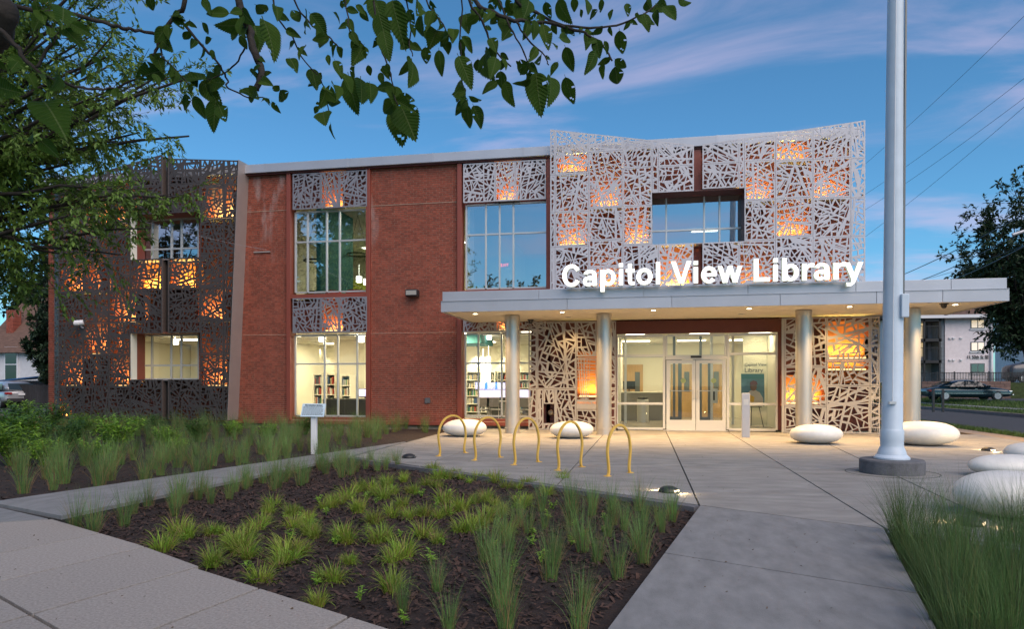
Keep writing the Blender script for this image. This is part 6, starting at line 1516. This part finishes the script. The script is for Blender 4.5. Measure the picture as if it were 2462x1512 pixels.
for s_ in (-1, 1):
    MB().box(-2.4, -2.2, s_ * .72 - .18, s_ * .72 + .18, .86, .98).build('tail_light', mat('suv_tail', (.3, .01, .01), .3), t, bevel=.02)
    MB().box(-1.7, .9, s_ * .875 - .012, s_ * .875 + .012, 1.12, 1.5).build('side_window', gm2, t)
    for x in (-1.4, 1.45): wheel(t, x, s_ * .84, .36, .22, s_)
MB().box(-2.42, -2.3, -.8, .8, .4, .62).build('bumper', M['black'], t, bevel=.03); MB().box(-2.41, -2.37, -.22, .22, .8, .92).build('number_plate', M['white'], t)
tag(t, 'silver grey SUV seen from behind at the left picture edge', 'car')
# house, shed and fence on the left
hz = empty('house', (-34, 44, -.1)); hy = 44
hx = lambda u: XY(u, hy) + 34; hz_ = lambda u, v: onY(u, v, hy).z + .1
wz = hz_(50, 845); x1_ = hx(150)
MB().box(-14, x1_, 0, 8, 0, wz).build('wall', mat('stucco', (.62, .62, .64), .9, var=.08, scale=3), hz)
rz1 = hz_(50, 735)
rf = MB().prismX([(-.5, wz - .1), (8.5, wz - .1), (4.0, rz1 + 1.2)], -14.4, x1_ + .5).build('roof', M['roof_shingle'], hz)
MB().box(hx(-14), hx(3), 1.0, 1.7, wz - .5, hz_(0, 742)).build('chimney', M['brick'], rf)
f = MB().box(hx(13), hx(50), -.06, -.004, hz_(30, 985 - 55), hz_(30, 935 - 40)).build('window', M['white'], hz)
f.location = (0, 0, 0)
wz0, wz1 = hz_(30, 912), hz_(30, 872)
bpy.data.objects.remove(f)
f = MB().box(hx(10), hx(46), -.08, -.004, onY(30, 700 / 1.1231 + 290, hy).z + .1 - 1.2, onY(30, 935 / 1.1231, hy).z + .1).build('window', M['white'], hz)
z0, z1 = onY(30, 918, hy).z + .1, onY(30, 834, hy).z + .1
f.data.vertices.foreach_set('co', [c for v in MB().box(hx(12), hx(45), -.08, -.004, z0, z1).v for c in v]); f.data.update()
MB().box(hx(12) + .12, hx(45) - .12, -.1, -.081, z0 + .12, (z0 + z1) / 2 - .04).build('pane', M['glass_dark'], f); MB().box(hx(12) + .12, hx(45) - .12, -.1, -.081, (z0 + z1) / 2 + .04, z1 - .12).build('pane', M['glass_dark'], f)
tag(hz, 'pale stucco house with a brown shingle roof and brick chimney', 'house')
sh_ = empty('garden_shed', (XY(65, 38), 38, -.06)); MB().box(-1.6, 1.6, 0, 2.4, 0, 1.7).build('shed_wall', M['black'], sh_)
MB().add([(-1.9, -.3, 1.72), (1.9, -.3, 2.05), (1.9, 2.6, 2.2), (-1.9, 2.6, 1.9), (-1.9, -.32, 1.64), (1.9, -.32, 1.97), (1.9, 2.6, 2.1), (-1.9, 2.6, 1.8)], [(0, 1, 2, 3), (7, 6, 5, 4), (0, 4, 5, 1), (1, 5, 6, 2), (2, 6, 7, 3), (3, 7, 4, 0)]).build('tarp_roof', mat('blue_tarp', (.02, .07, .18), .5, var=.4, scale=3), sh_)
tag(sh_, 'dark shed under a blue tarpaulin behind the plank fence', 'shed')
fe = empty('plank_fence', (XY(60, 36.5), 36.5, -.06)); fx0, fx1 = XY(-10, 36.5), XY(125, 36.5); k = 0; x = fx0
M['old_wood'] = mat('old_wood', (.03, .028, .03), .9, var=.3, scale=4, objrand=.3)
while x < fx1:
    MB().box(x - fe.location.x, x - fe.location.x + .125, 0, .025, 0, 1.45 + r.uniform(-.03, .03)).build('plank', M['old_wood'], fe); x += .14
for z in (.3, 1.15): MB().box(fx0 - fe.location.x, fx1 - fe.location.x, .026, .07, z, z + .08).build('rail', M['old_wood'], fe)
tag(fe, 'weathered dark plank fence between the grey car and the dark screen', 'fence')
# wires across the sky and over the street
def wire(a, b_, sag, rad, label, m=None):
    p, q = a, b_; pts = [p.lerp(q, k / 16) - Vector((0, 0, sag * 4 * (k / 16) * (1 - k / 16))) for k in range(17)]
    o = MB().tube([x - p for x in pts], rad, 5).build('overhead_cable', m or M['black']); o.location = p; tag(o, label, 'cable', 'overhead cables')
wire(at(2090, 690, 60), at(2600, 440, 22), .3, .022, 'thick cable rising steeply from behind the canopy to the transformer side')
wire(at(2150, 690, 60), at(2620, 460, 22), .5, .022, 'second thick cable from behind the canopy')
wire(at(2215, 690, 60), at(2620, 500, 22), .5, .03, 'heaviest cable, sagging just above the canopy corner')
wire(at(2170, 680, 60), at(2620, 520, 24), .4, .012, 'thin cable between the two thick ones')
for (u0, v0, u1, v1, lb) in ((2078, 395, 2560, -60, 'thin sky cable, highest behind the pole'), (2078, 468, 2560, 110, 'second thin sky cable below the highest'), (2078, 505, 2560, 160, 'third thin sky cable behind the pole'), (2078, 570, 2560, 170, 'lowest thin sky cable behind the pole')):
    wire(at(u0, v0, 40), at(u1, v1, 24), .15, .008, lb)
ins = empty('cable_splice', at(2446, 560, 26)); MB().tube([(-.18, 0, -.06), (.2, 0, .06)], [.06, .06], 10).build('splice_body', M['fascia'], ins); tag(ins, 'grey splice box hanging on the cables before the maple tree', 'splice box')
wire(at(330, 528, 14), at(640, 600, 21.4), .05, .004, 'thin service cable crossing the upper window of the dark screen to the wall bracket', M['fascia'])
for u, lb in ((2243, 'thin dark marker post beside the road, left of a pair'), (2266, 'thin dark marker post beside the road, right of a pair')):
    p = at(u, 991, 34); MB_ = MB().box(-.05, .05, -.05, .05, 0, 1.1); o = MB_.build('marker_post', M['black'], bevel=.01); o.location = (p.x, p.y, .05); tag(o, lb, 'post')
